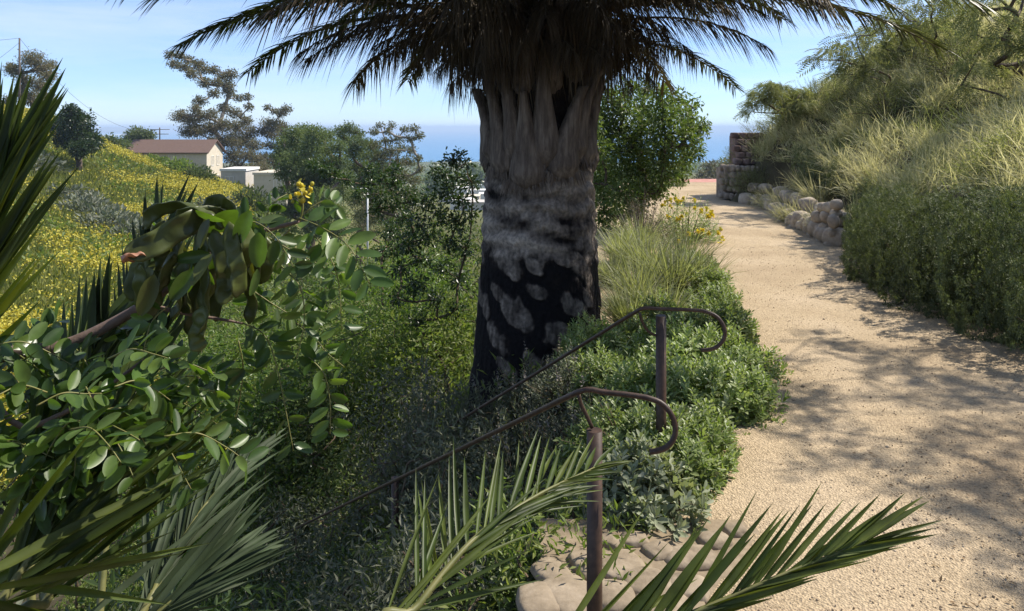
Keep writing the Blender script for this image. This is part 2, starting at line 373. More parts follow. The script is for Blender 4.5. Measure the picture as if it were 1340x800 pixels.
def H(x, y):
    x = np.atleast_1d(np.asarray(x, float)); y = np.atleast_1d(np.asarray(y, float))
    w = sstep(11, 27, y)
    zn = znear(x, y); zf = zfar(x, y)
    terr = ((x > xe(y)) & (y < 25.5))
    w2 = np.where(x > xe(y) - 1.5, sstep(24, 31, y), w)
    k = np.clip((xe(y) - x) / 1.5, 0, 1); wt = w2 * (1 - k) + w * k
    z = zn * (1 - wt) + zf * wt
    amp = sstep(0, 1.5, np.maximum(xe(y) - x, x - xr(y))) * np.clip(y / 40, .12, 1.2)
    amp = np.where(y > 30, np.clip(y / 40, .3, 1.5), amp)
    z = z + amp * (fbm(np.c_[x, y, 0 * x] * (1 / np.clip(y * .12, 1.2, 25))[:, None], 3) - .5) * .9
    return z
def Hs(x, y): return float(H(x, y)[0])

def grow(a, b, lo, hi, st, g):
    v = list(np.arange(a, b + 1e-6, st)); s = st
    while v[-1] < hi: s *= g; v.append(v[-1] + s)
    s = st
    while v[0] > lo: s *= g; v.insert(0, v[0] - s)
    return np.array(v)
gx = grow(-12, 13, -3000, 3000, .22, 1.055); gy = grow(-2, 30, -60, 3200, .22, 1.04)
GX, GY = np.meshgrid(gx, gy); zz = H(GX.ravel(), GY.ravel())
zz = np.where((GX.ravel() > xe(GY.ravel()) + .1) & (GX.ravel() < xr(GY.ravel()) + .15) & (GY.ravel() < 25.2), -.05, zz)
mb = MB(); nx, ny = len(gx), len(gy)
i = np.arange(ny - 1)[:, None] * nx; j = np.arange(nx - 1)[None]
far_cover = sstep(16, 34, GY.ravel())
mb.add(np.c_[GX.ravel(), GY.ravel(), zz], np.stack([i + j, i + j + 1, i + nx + j + 1, i + nx + j], -1).reshape(-1, 4), 0, True, far_cover)
m_ground, n, l, b = M('soil_and_grass')
t = n.new('ShaderNodeTexCoord')
n1 = n.new('ShaderNodeTexNoise'); n1.inputs['Scale'].default_value = 3; n1.inputs['Detail'].default_value = 9; l.new(t.outputs['Object'], n1.inputs['Vector'])
n2 = n.new('ShaderNodeTexNoise'); n2.inputs['Scale'].default_value = .35; n2.inputs['Detail'].default_value = 8; n2.inputs['Roughness'].default_value = .7; l.new(t.outputs['Object'], n2.inputs['Vector'])
r1 = ramp(n, [(.3, (.03, .025, .016)), (.55, (.065, .055, .032)), (.75, (.1, .085, .05))]); l.new(n1.outputs['Fac'], r1.inputs['Fac'])
r2 = ramp(n, [(.3, (.04, .055, .022)), (.45, (.09, .1, .035)), (.58, (.14, .13, .045)), (.75, (.12, .11, .06))]); l.new(n2.outputs['Fac'], r2.inputs['Fac'])
at = n.new('ShaderNodeAttribute'); at.attribute_name = 'cover'
mx_ = n.new('ShaderNodeMix'); mx_.data_type = 'RGBA'; l.new(at.outputs['Fac'], mx_.inputs[0]); l.new(r1.outputs[0], mx_.inputs[6]); l.new(r2.outputs[0], mx_.inputs[7])
l.new(mx_.outputs[2], b.inputs['Base Color']); b.inputs['Roughness'].default_value = 1; b.inputs['Specular IOR Level'].default_value = .1
tag(mb.build('ground', m_ground, attr='cover'), kind='structure')

# the gravel path
ys = np.concatenate([np.arange(-3, 9, .035), np.arange(9, 26.5, .09)]); ss = np.linspace(0, 1, 110)
x0 = np.clip(xe(ys) + .12, .3, 9); x1 = xr(ys) + .3
PX = x0[:, None] + (x1 - x0)[:, None] * ss[None]; PY = np.repeat(ys[:, None], len(ss), 1)
q = np.c_[PX.ravel(), PY.ravel(), 0 * PX.ravel()]
pz = .004 + .03 * (fbm(q * .9, 3) - .5) + .012 * (fbm(q * 6, 3) - .5) - .25 * sstep(25.0, 26.4, PY.ravel()) 
mb = MB(); k = len(ss); i = np.arange(len(ys) - 1)[:, None] * k; j = np.arange(k - 1)[None]
mb.add(np.c_[q[:, :2], pz], np.stack([i + j, i + j + 1, i + k + j + 1, i + k + j], -1).reshape(-1, 4))
m_path, n, l, b = M('decomposed_granite')
t = n.new('ShaderNodeTexCoord')
na = n.new('ShaderNodeTexNoise'); na.inputs['Scale'].default_value = .9; na.inputs['Detail'].default_value = 5
nb = n.new('ShaderNodeTexNoise'); nb.inputs['Scale'].default_value = 60; nb.inputs['Detail'].default_value = 5; nb.inputs['Roughness'].default_value = .75
nv = n.new('ShaderNodeTexVoronoi'); nv.inputs['Scale'].default_value = 95
for q_ in (na, nb, nv): l.new(t.outputs['Object'], q_.inputs['Vector'])
ra = ramp(n, [(.28, (.33, .25, .16)), (.5, (.42, .328, .215)), (.72, (.49, .39, .27))]); l.new(na.outputs['Fac'], ra.inputs['Fac'])
rb = ramp(n, [(.3, (.5, .47, .44)), (.5, (.98, .98, .98)), (.72, (1.4, 1.38, 1.34))]); l.new(nb.outputs['Fac'], rb.inputs['Fac'])
mu = n.new('ShaderNodeMix'); mu.data_type = 'RGBA'; mu.blend_type = 'MULTIPLY'; mu.inputs[0].default_value = 1
l.new(ra.outputs[0], mu.inputs[6]); l.new(rb.outputs[0], mu.inputs[7]); l.new(mu.outputs[2], b.inputs['Base Color'])
b.inputs['Roughness'].default_value = .95; b.inputs['Specular IOR Level'].default_value = .15
ad = n.new('ShaderNodeMath'); ad.operation = 'ADD'; l.new(nb.outputs['Fac'], ad.inputs[0]); l.new(nv.outputs['Distance'], ad.inputs[1])
bp = n.new('ShaderNodeBump'); bp.inputs['Strength'].default_value = .75; bp.inputs['Distance'].default_value = .012
l.new(ad.outputs[0], bp.inputs['Height']); l.new(bp.outputs[0], b.inputs['Normal'])
tag(mb.build('path', m_path), kind='structure')

# loose grit on the path
mb = MB(); nst = 9000
gy_ = 2.6 + 9 * rng.random(nst) ** 2.0; gx_ = np.interp(gy_, ys, x0) + rng.random(nst) * (np.interp(gy_, ys, x1) - np.interp(gy_, ys, x0))
V, Fc = ICO1; sz = rng.uniform(.0018, .0055, nst) * (1 + 1.2 * (rng.random(nst) > .985))
P = V[None] * (sz[:, None, None] * rng.uniform(.6, 1.3, (nst, 1, 3))) + np.c_[gx_, gy_, np.full(nst, .006)][:, None]
mb.add(P.reshape(-1, 3), (Fc[None] + (np.arange(nst) * len(V))[:, None, None]).reshape(-1, 3))
m_grit = leaf_mat('grit', [(.33, .245, .16), (.42, .32, .21), (.52, .43, .32)], 0, .9, .2)
tag(mb.build('gravel', m_grit), kind='stuff')

# dry leaf litter blown along both edges of the path
mb = MB(); nl_ = 1500; ly = 2.6 + 12 * rng.random(nl_) ** 1.6; e0 = np.maximum(np.interp(ly, ys, x0), .5); e1 = np.interp(ly, ys, x1); sd_ = rng.random(nl_); fr_ = rng.random(nl_) ** 2.5 * .6
lx = np.where(sd_ < .5, e1 - .3 - fr_ * (e1 - e0), np.where(sd_ < .85, e0 + (e1 - e0) * (.3 + fr_ * .6), e0 + rng.random(nl_) * (e1 - e0)))
scatter(mb, L4, np.c_[lx, ly, np.full(nl_, .012)], rng.normal(size=(nl_, 3)) * [1, 1, .12], rng.normal(size=(nl_, 3)) * .25 + [0, 0, 1], rng.uniform(.012, .035, nl_), rng.uniform(.004, .012, nl_))
m_litter = leaf_mat('dry_leaf', [(.1, .065, .035), (.2, .13, .07), (.3, .22, .13)], .1, .8, .2); tag(mb.build('leaf_litter', m_litter), kind='stuff')

# ------------------------------------------------------------------ sea and far coast
SEA = -56.5
mb = MB(); box_ = [(-60000, 700, SEA), (60000, 700, SEA), (60000, 60000, SEA), (-60000, 60000, SEA)]
mb.add(box_, np.array([(0, 1, 2, 3)]), 0, False)
m_sea, n, l, b = M('sea_water')
b.inputs['Base Color'].default_value = (.05, .2, .38, 1); b.inputs['Roughness'].default_value = .28; b.inputs['IOR'].default_value = 1.33
t = n.new('ShaderNodeTexCoord'); mp_ = n.new('ShaderNodeMapping'); mp_.inputs['Scale'].default_value = (.006, .02, .02); l.new(t.outputs['Object'], mp_.inputs['Vector'])
n1 = n.new('ShaderNodeTexNoise'); n1.inputs['Scale'].default_value = 1; n1.inputs['Detail'].default_value = 8; n1.inputs['Roughness'].default_value = .7; l.new(mp_.outputs[0], n1.inputs['Vector'])
bp = n.new('ShaderNodeBump'); bp.inputs['Strength'].default_value = 1; bp.inputs['Distance'].default_value = 14; l.new(n1.outputs['Fac'], bp.inputs['Height']); l.new(bp.outputs[0], b.inputs['Normal'])
tag(mb.build('sea', m_sea), kind='structure')

# low headland and its pale surf and beach far along the coast
m_land = surf_mat('far_land', [(.3, (.07, .08, .06)), (.7, (.12, .12, .09))], .002, 1, 0)
m_surf = surf_mat('beach_and_surf', [(.3, (.5, .48, .44)), (.7, (.65, .63, .6))], .004, 1, 0)
def far_strip(name, mat, prof, depth, base):
    mb = MB(); R = []
    for px, d, h in prof:
        c = W(px, HY, d); dirn = nrmz(np.array([c[0], c[1], 0.])); k = []
        for a in np.linspace(0, pi, 7): k.append([c[0] + dirn[0] * depth * (1 - cos(a)) / 2, c[1] + dirn[1] * depth * (1 - cos(a)) / 2, base + h * sin(a)])
        k.append([c[0] + dirn[0] * depth * .5, c[1] + dirn[1] * depth * .5, base - 5])
        R.append(k)
    loft(mb, np.array(R), 0, True); tag(mb.build(name, mat), kind='structure')
far_strip('hills', m_land, [(100, 9000, 5), (118, 9000, 40), (130, 8900, 55), (141, 8800, 66), (148, 8800, 60), (160, 8700, 60), (175, 8600, 35), (190, 8500, 12), (200, 8500, 4)], 900, SEA)
far_strip('beach', m_surf, [(112, 5000, 1.5), (130, 5200, 3), (150, 5600, 4), (170, 6200, 5), (190, 6800, 5), (203, 7200, 5), (211, 7600, 4), (209, 8000, 2)], 420, SEA)

# ------------------------------------------------------------------ haze
mb = MB(); box(mb, (-70000, -200, -130), (70000, 70000, 22))
m_haze = bpy.data.materials.new('haze'); m_haze.use_nodes = True; hn = m_haze.node_tree.nodes; hn.remove(hn['Principled BSDF'])
pv = hn.new('ShaderNodeVolumePrincipled'); pv.inputs['Color'].default_value = (.62, .78, 1, 1); pv.inputs['Density'].default_value = HAZE = .00024
m_haze.node_tree.links.new(pv.outputs[0], hn['Material Output'].inputs['Volume'])
tag(mb.build('haze', m_haze), kind='stuff')

# ------------------------------------------------------------------ trees
def clump_leaves(mb, c, r, n, size, up=.25, droop=.2, T=L4, asp=.45, squash=.75):
    v = nrmz(rng.normal(size=(n, 3))); rad = rng.random(n) ** .6 * (1 + .55 * rng.random(n) ** 4)
    p = c + v * rad[:, None] * np.array([r, r, r * squash]) * (1 + .35 * (rng.random((n, 1)) - .5))
    d = nrmz(v * .8 + rng.normal(size=(n, 3)) * .7 + [0, 0, -droop]); nn = nrmz(rng.normal(size=(n, 3)) + [0, 0, up * 3])
    s = size * rng.uniform(.6, 1.35, n); scatter(mb, T, p, d, nn, s, s * asp, 0, False)

def skeleton(mb, base, clumps, r0, trunk_top=None, wob=.12, sides=7, rmin=.012):
    """trunk plus limbs that reach every clump; radius grows with what a limb carries"""
    base = np.asarray(base, float); C = [np.asarray(c[:3], float) for c in clumps]
    zs = min(c[2] for c in C); ctr = np.mean(C, 0); top = np.array([base[0] * .6 + ctr[0] * .4, base[1] * .6 + ctr[1] * .4, base[2] + max(.3 * (zs - base[2]), .35 * (ctr[2] - base[2]))]) if trunk_top is None else np.asarray(trunk_top, float)
    nodes = [base, base * .5 + top * .5, top]; par = [-1, 0, 1]
    for c in sorted(C, key=lambda c: np.linalg.norm(c - top)):
        A = np.array(nodes); d = np.linalg.norm(A - c, axis=1) + 1.2 * np.maximum(A[:, 2] - c[2], 0); d[0] += 1e3; d[1] += 2
        k = int(np.argmin(d)); mid = (A[k] * .5 + c * .5) + rng.normal(size=3) * wob * np.linalg.norm(c - A[k]) + [0, 0, -.06 * np.linalg.norm(c - A[k])]
        nodes.append(mid); par.append(k); nodes.append(c); par.append(len(nodes) - 2)
    cnt = np.zeros(len(nodes))
    kids = [[] for _ in nodes]
    for i_, p_ in enumerate(par):
        if p_ >= 0: kids[p_].append(i_)
    for i_ in range(len(nodes) - 1, -1, -1): cnt[i_] = max(1, cnt[i_]) if not kids[i_] else sum(cnt[q] for q in kids[i_])
    rad = np.maximum(r0 * (cnt / cnt[0]) ** .5, rmin); rad[0] *= 1.25
    starts = [(0, None)]
    while starts:
        s, p_ = starts.pop(); chain = [] if p_ is None else [p_]
        cur = s
        while True:
            chain.append(cur)
            if not kids[cur]: break
            kk = sorted(kids[cur], key=lambda q: -cnt[q])
            for o_ in kk[1:]: starts.append((o_, cur))
            cur = kk[0]
        P = np.array([nodes[q] for q in chain]); R = np.array([rad[q] for q in chain])
        if p_ is not None: R[0] = min(R[0], R[1] * 1.2)
        R[-1] *= .5
        m_ = max(3 * len(chain), 4); tube(mb, spline(P, m_), np.interp(np.linspace(0, len(R) - 1, m_), np.arange(len(R)), R), sides, 0)

def tree(name, label, base, clumps, r0, leaf, size, per, lm, bm, cat='tree', group=None, asp=.45, droop=.2, trunk_top=None, T=L4, wob=.12, squash=.75, rmin=.012, sides=7):
    """clumps: (x, y, z, radius) in the world"""
    base = np.asarray(base, float); t_ = thing(name, label, cat, base, group)
    mb = MB(); skeleton(mb, base - [0, 0, .1], clumps, r0, trunk_top, wob, sides, rmin); mb.build('trunk', bm, t_)
    mb = MB(); med = np.median([c[3] for c in clumps])
    for c in clumps: clump_leaves(mb, np.array(c[:3]), c[3], int(3.2 * per * (c[3] / med) ** 2) + 4, size, droop=droop, asp=asp, T=T, squash=squash)
    mb.build('crown', lm, t_); return t_

def sil(pts, d, spread, k=1.0):
    """clump centres seen at (px, py) with a radius in px, set at distance d and spread in depth"""
    out = []
    for px, py, r in pts:
        dd = d + rng.uniform(-spread, spread); p = W(px, py, dd); out.append((*p, r * dd / F * k * 1.18 * rng.uniform(.85, 1.15)))
    return out
def env(base, h, r, n, cr, z0=.35, seed=None, top=1.0):
    """clumps in an uneven rounded crown"""
    out = []
    for i_ in range(n):
        a = i_ * 2.39996 + rng.random() * .8; t = (i_ + .5) / n; z = z0 + (1 - z0) * t
        rr = r * math.sqrt(max(0.02, 1 - ((z - (z0 + .35 * (1 - z0))) / (.72 * (1 - z0))) ** 2)) * rng.uniform(.35, 1.0)
        out.append((base[0] + rr * cos(a), base[1] + rr * sin(a), base[2] + h * z * rng.uniform(.93, 1.06), cr * rng.uniform(.7, 1.25)))
    return out

# -- trees of the far hill
b_ = W(45, 150, 112); tree('eucalyptus_tree', 'dark eucalyptus right behind the tall wooden utility pole on the hill', b_,
     sil([(20, 92, 9), (42, 78, 11), (56, 90, 12), (32, 105, 9), (52, 112, 11), (64, 100, 8), (40, 128, 10), (14, 88, 6), (60, 128, 10), (68, 84, 5), (12, 132, 8), (3, 138, 8), (28, 122, 7)], 113, 3), .35, None, .3, 300, m_euc, m_bark)
b_ = W(104, 226, 80); tree('dark_tree', 'dense dark round tree below the pole halfway up the mustard hill', b_,
     sil([(93, 153, 12), (106, 160, 14), (84, 165, 13), (100, 178, 15), (115, 178, 12), (86, 182, 12), (104, 195, 12), (118, 190, 9), (124, 184, 7), (92, 143, 7)], 80, 2.5), .3, None, .33, 330, m_dkgreen, m_bark)
b_ = W(142, 200, 118); tree('hill_bush', 'low green bushy tree between the dark tree and the house roof', b_,
     sil([(130, 186, 8), (142, 184, 9), (153, 187, 9), (162, 189, 8), (148, 194, 9)], 118, 3), .2, None, .4, 130, m_oak, m_bark, cat='bush')
b_ = W(184, 210, 150); tree('roundheaded_tree', 'small round green tree whose top shows over the brown house roof', b_,
     sil([(172, 178, 7), (178, 172, 7), (186, 176, 8), (195, 178, 7), (168, 184, 6), (190, 186, 8), (178, 187, 8)], 150, 3), .25, None, .5, 130, m_oak, m_bark)
b_ = W(300, 252, 136); tree('eucalyptus_tree', 'tallest eucalyptus, open umbrella clumps of brown leaves behind the house', b_,
     sil([(222, 72, 6), (234, 72, 9), (246, 78, 8), (228, 84, 8), (241, 88, 9), (258, 84, 9), (268, 91, 9), (252, 97, 8), (280, 92, 9), (292, 100, 8), (303, 97, 8), (284, 108, 8), (298, 112, 9), (268, 108, 8), (280, 122, 8),
          (300, 122, 9), (312, 128, 8), (324, 127, 7), (326, 140, 6), (262, 132, 9), (256, 142, 8), (236, 152, 10), (250, 158, 11), (262, 152, 11), (276, 150, 11), (294, 142, 11), (308, 148, 11), (244, 172, 9), (258, 172, 11), (275, 168, 12),
          (292, 164, 13), (310, 166, 12), (322, 158, 10), (330, 172, 11), (318, 184, 13), (300, 184, 14), (282, 186, 12), (334, 190, 10), (326, 203, 13), (306, 205, 14), (338, 210, 11), (312, 220, 13), (345, 222, 10), (330, 224, 12), (298, 224, 9)], 137, 6, .82),
     .55, None, .36, 210, m_euc, m_barkpale, trunk_top=W(275, 195, 137), squash=.75, wob=.07)
b_ = W(358, 246, 145); tree('eucalyptus_tree', 'small slender eucalyptus with two top tufts right of the tallest one', b_,
     sil([(350, 141, 5), (360, 146, 5), (375, 143, 6), (368, 148, 5), (353, 163, 9), (366, 166, 10), (345, 172, 6), (357, 176, 10), (372, 176, 7), (352, 190, 7), (368, 194, 9), (346, 205, 8), (360, 210, 10), (375, 207, 8)], 145, 3),
     .3, None, .36, 170, m_euc, m_barkpale, squash=.7, wob=.07)
b_ = W(405, 345, 75); tree('broad_tree', 'broad dense grey green tree left of the thin white lamp post', b_,
     sil([(384, 175, 10), (398, 172, 11), (412, 176, 12), (428, 178, 11), (374, 188, 11), (390, 192, 14), (408, 194, 15), (426, 196, 14), (442, 192, 10), (368, 204, 11), (384, 212, 15), (404, 214, 16), (424, 216, 15), (444, 212, 13), (372, 226, 12),
          (392, 234, 16), (414, 238, 16), (436, 234, 15), (452, 230, 11), (380, 252, 13), (402, 258, 15), (426, 258, 15), (446, 254, 12), (396, 278, 14), (420, 282, 15), (442, 278, 13), (410, 300, 14), (434, 302, 14), (380, 275, 12)], 75, 4),
     .45, None, .22, 520, m_oak, m_bark)
b_ = W(470, 345, 88); tree('olive_tree', 'dusty olive coloured tree directly behind the thin white lamp post', b_,
     sil([(446, 172, 8), (457, 168, 8), (468, 175, 9), (452, 183, 10), (470, 187, 11), (484, 190, 9), (460, 199, 12), (478, 204, 13), (494, 203, 9), (464, 218, 13), (484, 222, 13), (500, 220, 9), (472, 238, 13), (492, 242, 13), (466, 258, 12), (486, 264, 13), (478, 284, 13), (498, 282, 12)], 88, 4),
     .4, None, .24, 400, m_oak, m_bark)
b_ = W(518, 345, 80); tree('wispy_eucalyptus', 'wispy thin topped eucalyptus with tufts against the sea, left of the palm', b_,
     sil([(497, 164, 5), (507, 172, 5), (513, 164, 4), (490, 172, 5), (530, 170, 5), (542, 168, 5), (548, 178, 6), (536, 182, 5), (520, 183, 6), (505, 185, 7), (492, 190, 7), (526, 194, 6), (538, 197, 6), (514, 198, 8), (548, 207, 5), (534, 211, 8), (500, 205, 9), (519, 213, 9), (549, 222, 6), (508, 226, 11), (528, 230, 10), (543, 236, 9), (500, 244, 10), (518, 248, 12), (537, 253, 11)], 80, 4, 1.05),
     .24, None, .22, 105, m_brown, m_barkpale, squash=.7, wob=.06)
b_ = W(500, 350, 66); tree('brown_brush_tree', 'low brownish bare looking tree at the foot of the wispy eucalyptus', b_,
     sil([(470, 258, 10), (488, 252, 10), (505, 262, 12), (522, 258, 11), (540, 262, 12), (556, 268, 10), (478, 276, 13), (498, 282, 14), (520, 282, 14), (543, 284, 13), (562, 288, 10), (470, 298, 12), (490, 304, 14), (514, 306, 15), (538, 308, 14), (558, 310, 12)], 66, 4),
     .2, None, .18, 190, m_brown, m_twig, asp=.3)
for px, py, d, lab in [(930, 218, 170, 'hazy blue grey tree on the sea edge left of the stone walls'), (951, 215, 190, 'thin hazy tree against the sea touching the block wall')]:
    b_ = W(px, 245, d); tree('coast_tree', lab, b_, sil([(px - 12, py + 10, 6), (px - 5, py, 7), (px + 4, py - 3, 6), (px + 9, py + 6, 7), (px - 2, py + 12, 8), (px + 12, py + 14, 5), (px - 14, py + 18, 6), (px + 3, py + 20, 7)], d, 3), .25, None, .6, 55, m_euc, m_barkpale, wob=.07)
b_ = W(576, 262, 300); tree('town_tree', 'rounded tree left of the white town houses by the coast', b_, sil([(560, 236, 6), (568, 230, 6), (577, 226, 7), (586, 232, 6), (572, 242, 8), (583, 246, 8), (564, 248, 7)], 300, 5), .4, None, 1.1, 90, m_oak, m_bark)
b_ = W(622, 246, 420); tree('town_tree', 'tree between the white town houses and the palm trunk', b_, sil([(612, 226, 5), (621, 222, 6), (630, 226, 6), (616, 234, 6), (626, 236, 6), (636, 236, 6)], 420, 5), .5, None, 1.5, 90, m_oak, m_bark)
# the wooded coastal flat
mb = MB()
for i_ in range(420):
    d = rng.uniform(380, 1130); px = rng.uniform(330, 1000); p = W(px, 0, d); z = Hs(p[0], p[1]); h = rng.uniform(3, 7)
    clump_leaves(mb, np.array([p[0], p[1], z + h * .5]), h, 26, 3.2, squash=.7)
tag(mb.build('wooded_flat', m_oak), kind='stuff')

# ------------------------------------------------------------------ houses
def window(parent, c, ux, w, h, out):
    """frame and pane on a wall: c centre, ux along the wall, out outward normal"""
    c = np.asarray(c, float); ux = np.asarray(ux, float); out = np.asarray(out, float); uz = np.array([0, 0, 1.])
    def slab(mb, a0, a1, b0, b1, d0, d1):
        V = [c + ux * a + uz * b_ + out * d for d in (d0, d1) for a, b_ in ((a0, b0), (a1, b0), (a1, b1), (a0, b1))]
        mb.add(V, np.array([(3, 2, 1, 0), (4, 5, 6, 7), (0, 1, 5, 4), (1, 2, 6, 5), (2, 3, 7, 6), (3, 0, 4, 7)]), 0, False)
    mb = MB(); f = .07
    slab(mb, -w / 2 - f, w / 2 + f, h / 2, h / 2 + f, -.02, .06); slab(mb, -w / 2 - f, w / 2 + f, -h / 2 - f, -h / 2, -.02, .08)
    slab(mb, -w / 2 - f, -w / 2, -h / 2, h / 2, -.02, .06); slab(mb, w / 2, w / 2 + f, -h / 2, h / 2, -.02, .06); slab(mb, -.03, .03, -h / 2, h / 2, .012, .05)
    fr = mb.build('window', m_white, parent)
    mb = MB(); slab(mb, -w / 2, w / 2, -h / 2, h / 2, -.02, .01); g = MB(); 
    pn = mb.build('pane', m_glass, fr, loc=np.array(parent.matrix_basis.translation))
def gable_house(name, label, x0, x1, y0, y1, zb, ze, zr, wm, rm, wins=(), cat='house', chim=False, over=.45):
    base = ((x0 + x1) / 2, (y0 + y1) / 2, zb); t_ = thing(name, label, cat, base); ym = (y0 + y1) / 2
    mb = MB(); V = [(x0, y0, zb), (x1, y0, zb), (x1, y1, zb), (x0, y1, zb), (x0, y0, ze), (x1, y0, ze), (x1, y1, ze), (x0, y1, ze), (x0, ym, zr), (x1, ym, zr)]
    mb.add(V, [np.array([(0, 1, 5, 4), (2, 3, 7, 6), (4, 5, 9, 8), (6, 7, 8, 9)]), np.array([(1, 2, 6, 9, 5), (3, 0, 4, 8, 7)])], 0, False); mb.build('wall', wm, t_)
    mb = MB(); th = .16; sl = (zr - ze) / (ym - y0); e = .03; pr = []
    for yy, z in [(y0 - over, ze - sl * over + e), (ym, zr + e), (y1 + over, ze - sl * over + e), (y1 + over, ze - sl * over + e + th), (ym, zr + e + th * 1.1), (y0 - over, ze - sl * over + e + th)]: pr.append((yy, z))
    R = np.array([[(xx, yy, z) for yy, z in pr] for xx in (x0 - over, x1 + over)])
    loft(mb, R, 0, False, smooth=False)
    nb = mb.n - 12
    for o_ in (0, 6): mb.F.append((np.array([(0, 1, 4, 5), (1, 2, 3, 4)]) + nb + o_, 0, False))
    rf = mb.build('roof', rm, t_)
    if chim:
        mb = MB()
        for cx in (.3, .62): c_ = x0 + (x1 - x0) * cx; box(mb, (c_ - .15, ym - .5, zr - .4), (c_ + .15, ym - .2, zr + .55)); 
        mb.build('vent_pipe', m_wire, rf, loc=base)
    for c, ux, w, h, out in wins: window(t_, c, ux, w, h, out)
    return t_
def flat_house(label, x0, x1, y0, y1, zb, zt, wm, par=.35, wins=(), name='flat_roofed_house', cat='house', roofm=None):
    base = ((x0 + x1) / 2, (y0 + y1) / 2, zb); t_ = thing(name, label, cat, base)
    mb = MB(); box(mb, (x0, y0, zb), (x1, y1, zt)); mb.build('wall', wm, t_)
    mb = MB(); box(mb, (x0 - .15, y0 - .15, zt + .003), (x1 + .15, y1 + .15, zt + par)); mb.build('roof', roofm or wm, t_)
    for c, ux, w, h, out in wins: window(t_, c, ux, w, h, out)
    return t_
# two-storey house with the brown roof
gx1 = W(270.5, 0, 125)[0]
gable_house('house', 'cream two-storey house with a long brown gable roof on the mustard hill', gx1 - 13.2, gx1, 125, 131.9, -9.5, -2.25, -.42, m_cream, m_roof,
     [((gx1, 127.4, -3.75), (0, 1, 0), 1.0, 1.5, (1, 0, 0)), ((gx1, 129.7, -3.75), (0, 1, 0), 1.0, 1.5, (1, 0, 0)), ((gx1, 127.4, -7.0), (0, 1, 0), 1.0, 1.5, (1, 0, 0)), ((gx1, 129.7, -7.0), (0, 1, 0), 1.0, 1.5, (1, 0, 0)),
      ((gx1 - 4.2, 125, -3.2), (1, 0, 0), 1.3, 1.0, (0, -1, 0)), ((gx1 - 5.8, 125, -3.3), (1, 0, 0), .9, 1.1, (0, -1, 0)), ((gx1 - 1.6, 125, -6.2), (1, 0, 0), 1.2, 1.2, (0, -1, 0))], chim=True)
a0 = W(289, 224, 116); a1 = W(311, 0, 116); flat_house('low pale flat roofed building just below the brown roofed house', a0[0], a1[0] + 1.2, 116, 122, -10, a0[2], m_greywall,
     wins=[(((a0[0] + a1[0]) / 2, 116, a0[2] - 1.3), (1, 0, 0), 1.2, .8, (0, -1, 0))], name='garage', cat='building', roofm=m_white)
a0 = W(332, 229, 112); a1 = W(374, 0, 112); flat_house('long low tan walled building under the big eucalyptus', a0[0], a1[0], 112, 119, -13, a0[2], m_cream,
     wins=[((a0[0] + 3.4, 112, a0[2] - 1.3), (1, 0, 0), .9, 1.0, (0, -1, 0))], name='outbuilding', cat='building')
# white houses of the town below
town = [(598, 247, 340, 9, 'white'), (614, 258, 300, 8, 'cream'), (624, 250, 380, 10, 'white'), (604, 263, 270, 8, 'white'), (621, 266, 255, 9, 'grey'), (608, 243, 450, 12, 'cream'), (628, 243, 500, 11, 'white'), (588, 251, 360, 9, 'grey'), (640, 255, 330, 9, 'white'), (596, 240, 560, 13, 'white')]
tl = ['white flat roofed town house, left of the two nearest white blocks', 'cream town house in the middle of the cluster beside the palm trunk', 'white town house right against the left edge of the palm trunk',
      'nearest white block of the town cluster, lowest left', 'grey walled block at the bottom right of the town cluster', 'cream block behind the white town houses', 'white block at the upper right of the town cluster',
      'grey block at the left end of the town cluster', 'white town house mostly hidden behind the palm trunk', 'most distant white block near the shore']
for (px, py, d, w, c), lab in zip(town, tl):
    p = W(px, py, d); wm = {'white': m_white, 'cream': m_cream, 'grey': m_greywall}[c]; h = rng.uniform(5, 8)
    zt = p[2]; zb = min(Hs(p[0], p[1]) - 2, zt - h)
    flat_house(lab, p[0] - w / 2, p[0] + w / 2, d, d + 9, zb, zt, wm, wins=[((p[0] - w * .25, d, zt - 2), (1, 0, 0), 1.6, 1.6, (0, -1, 0)), ((p[0] + w * .2, d, zt - 2), (1, 0, 0), 2.2, 1.6, (0, -1, 0))])
p = W(925, 247, 62)
gable_house('house', 'low building with a pinkish red roof beyond the end of the path', p[0] - 2.6, p[0] + 4.5, 62, 69, -9, W(0, 246, 62)[2], W(0, 237.5, 65.5)[2], m_white, m_redroof,
            [((p[0] + .2, 62, W(0, 252, 62)[2]), (1, 0, 0), 1.2, .9, (0, -1, 0))])
# grey road cut and shed roof in the valley
p = W(450, 372, 84); flat_house('grey flat topped shed seen down in the valley through the leaves', p[0] - 2.3, p[0] + 2.3, 82, 87, p[2] - 4, p[2] - .6, m_greywall, name='shed', cat='shed', par=.25)

# ------------------------------------------------------------------ poles and wires
def upole(label, px, ptop, d, h, arms):
    top = W(px, ptop, d); base = top - [0, 0, h]; t_ = thing('utility_pole', label, 'utility pole', base)
    mb = MB(); tube(mb, [base, (base + top) / 2, top], [.17, .14, .11], 10); mb.build('pole', m_pole, t_)
    for dz, w, ang in arms:
        mb = MB(); c = top - [0, 0, dz]; u = np.array([cos(ang), sin(ang), 0]) * w / 2
        tube(mb, [c - u, c + u], .07, 6); ca = mb.build('crossarm', m_pole, t_)
        mb = MB()
        for s in (-.9, -.45, .45, .9): tube(mb, [c + u * s + [0, 0, .06], c + u * s + [0, 0, .3]], [.05, .035], 6)
        mb.build('insulator', m_galv, ca, loc=base)
    return top
p1 = upole('tall bare wooden utility pole at the far left of the hill', 25.5, 50, 105, 11.5, [])
p2 = upole('utility pole with double crossarm behind the house roof', 209, 167, 150, 9, [(.4, 3.6, .25), (1.3, 3.2, .25)])
mb = MB()
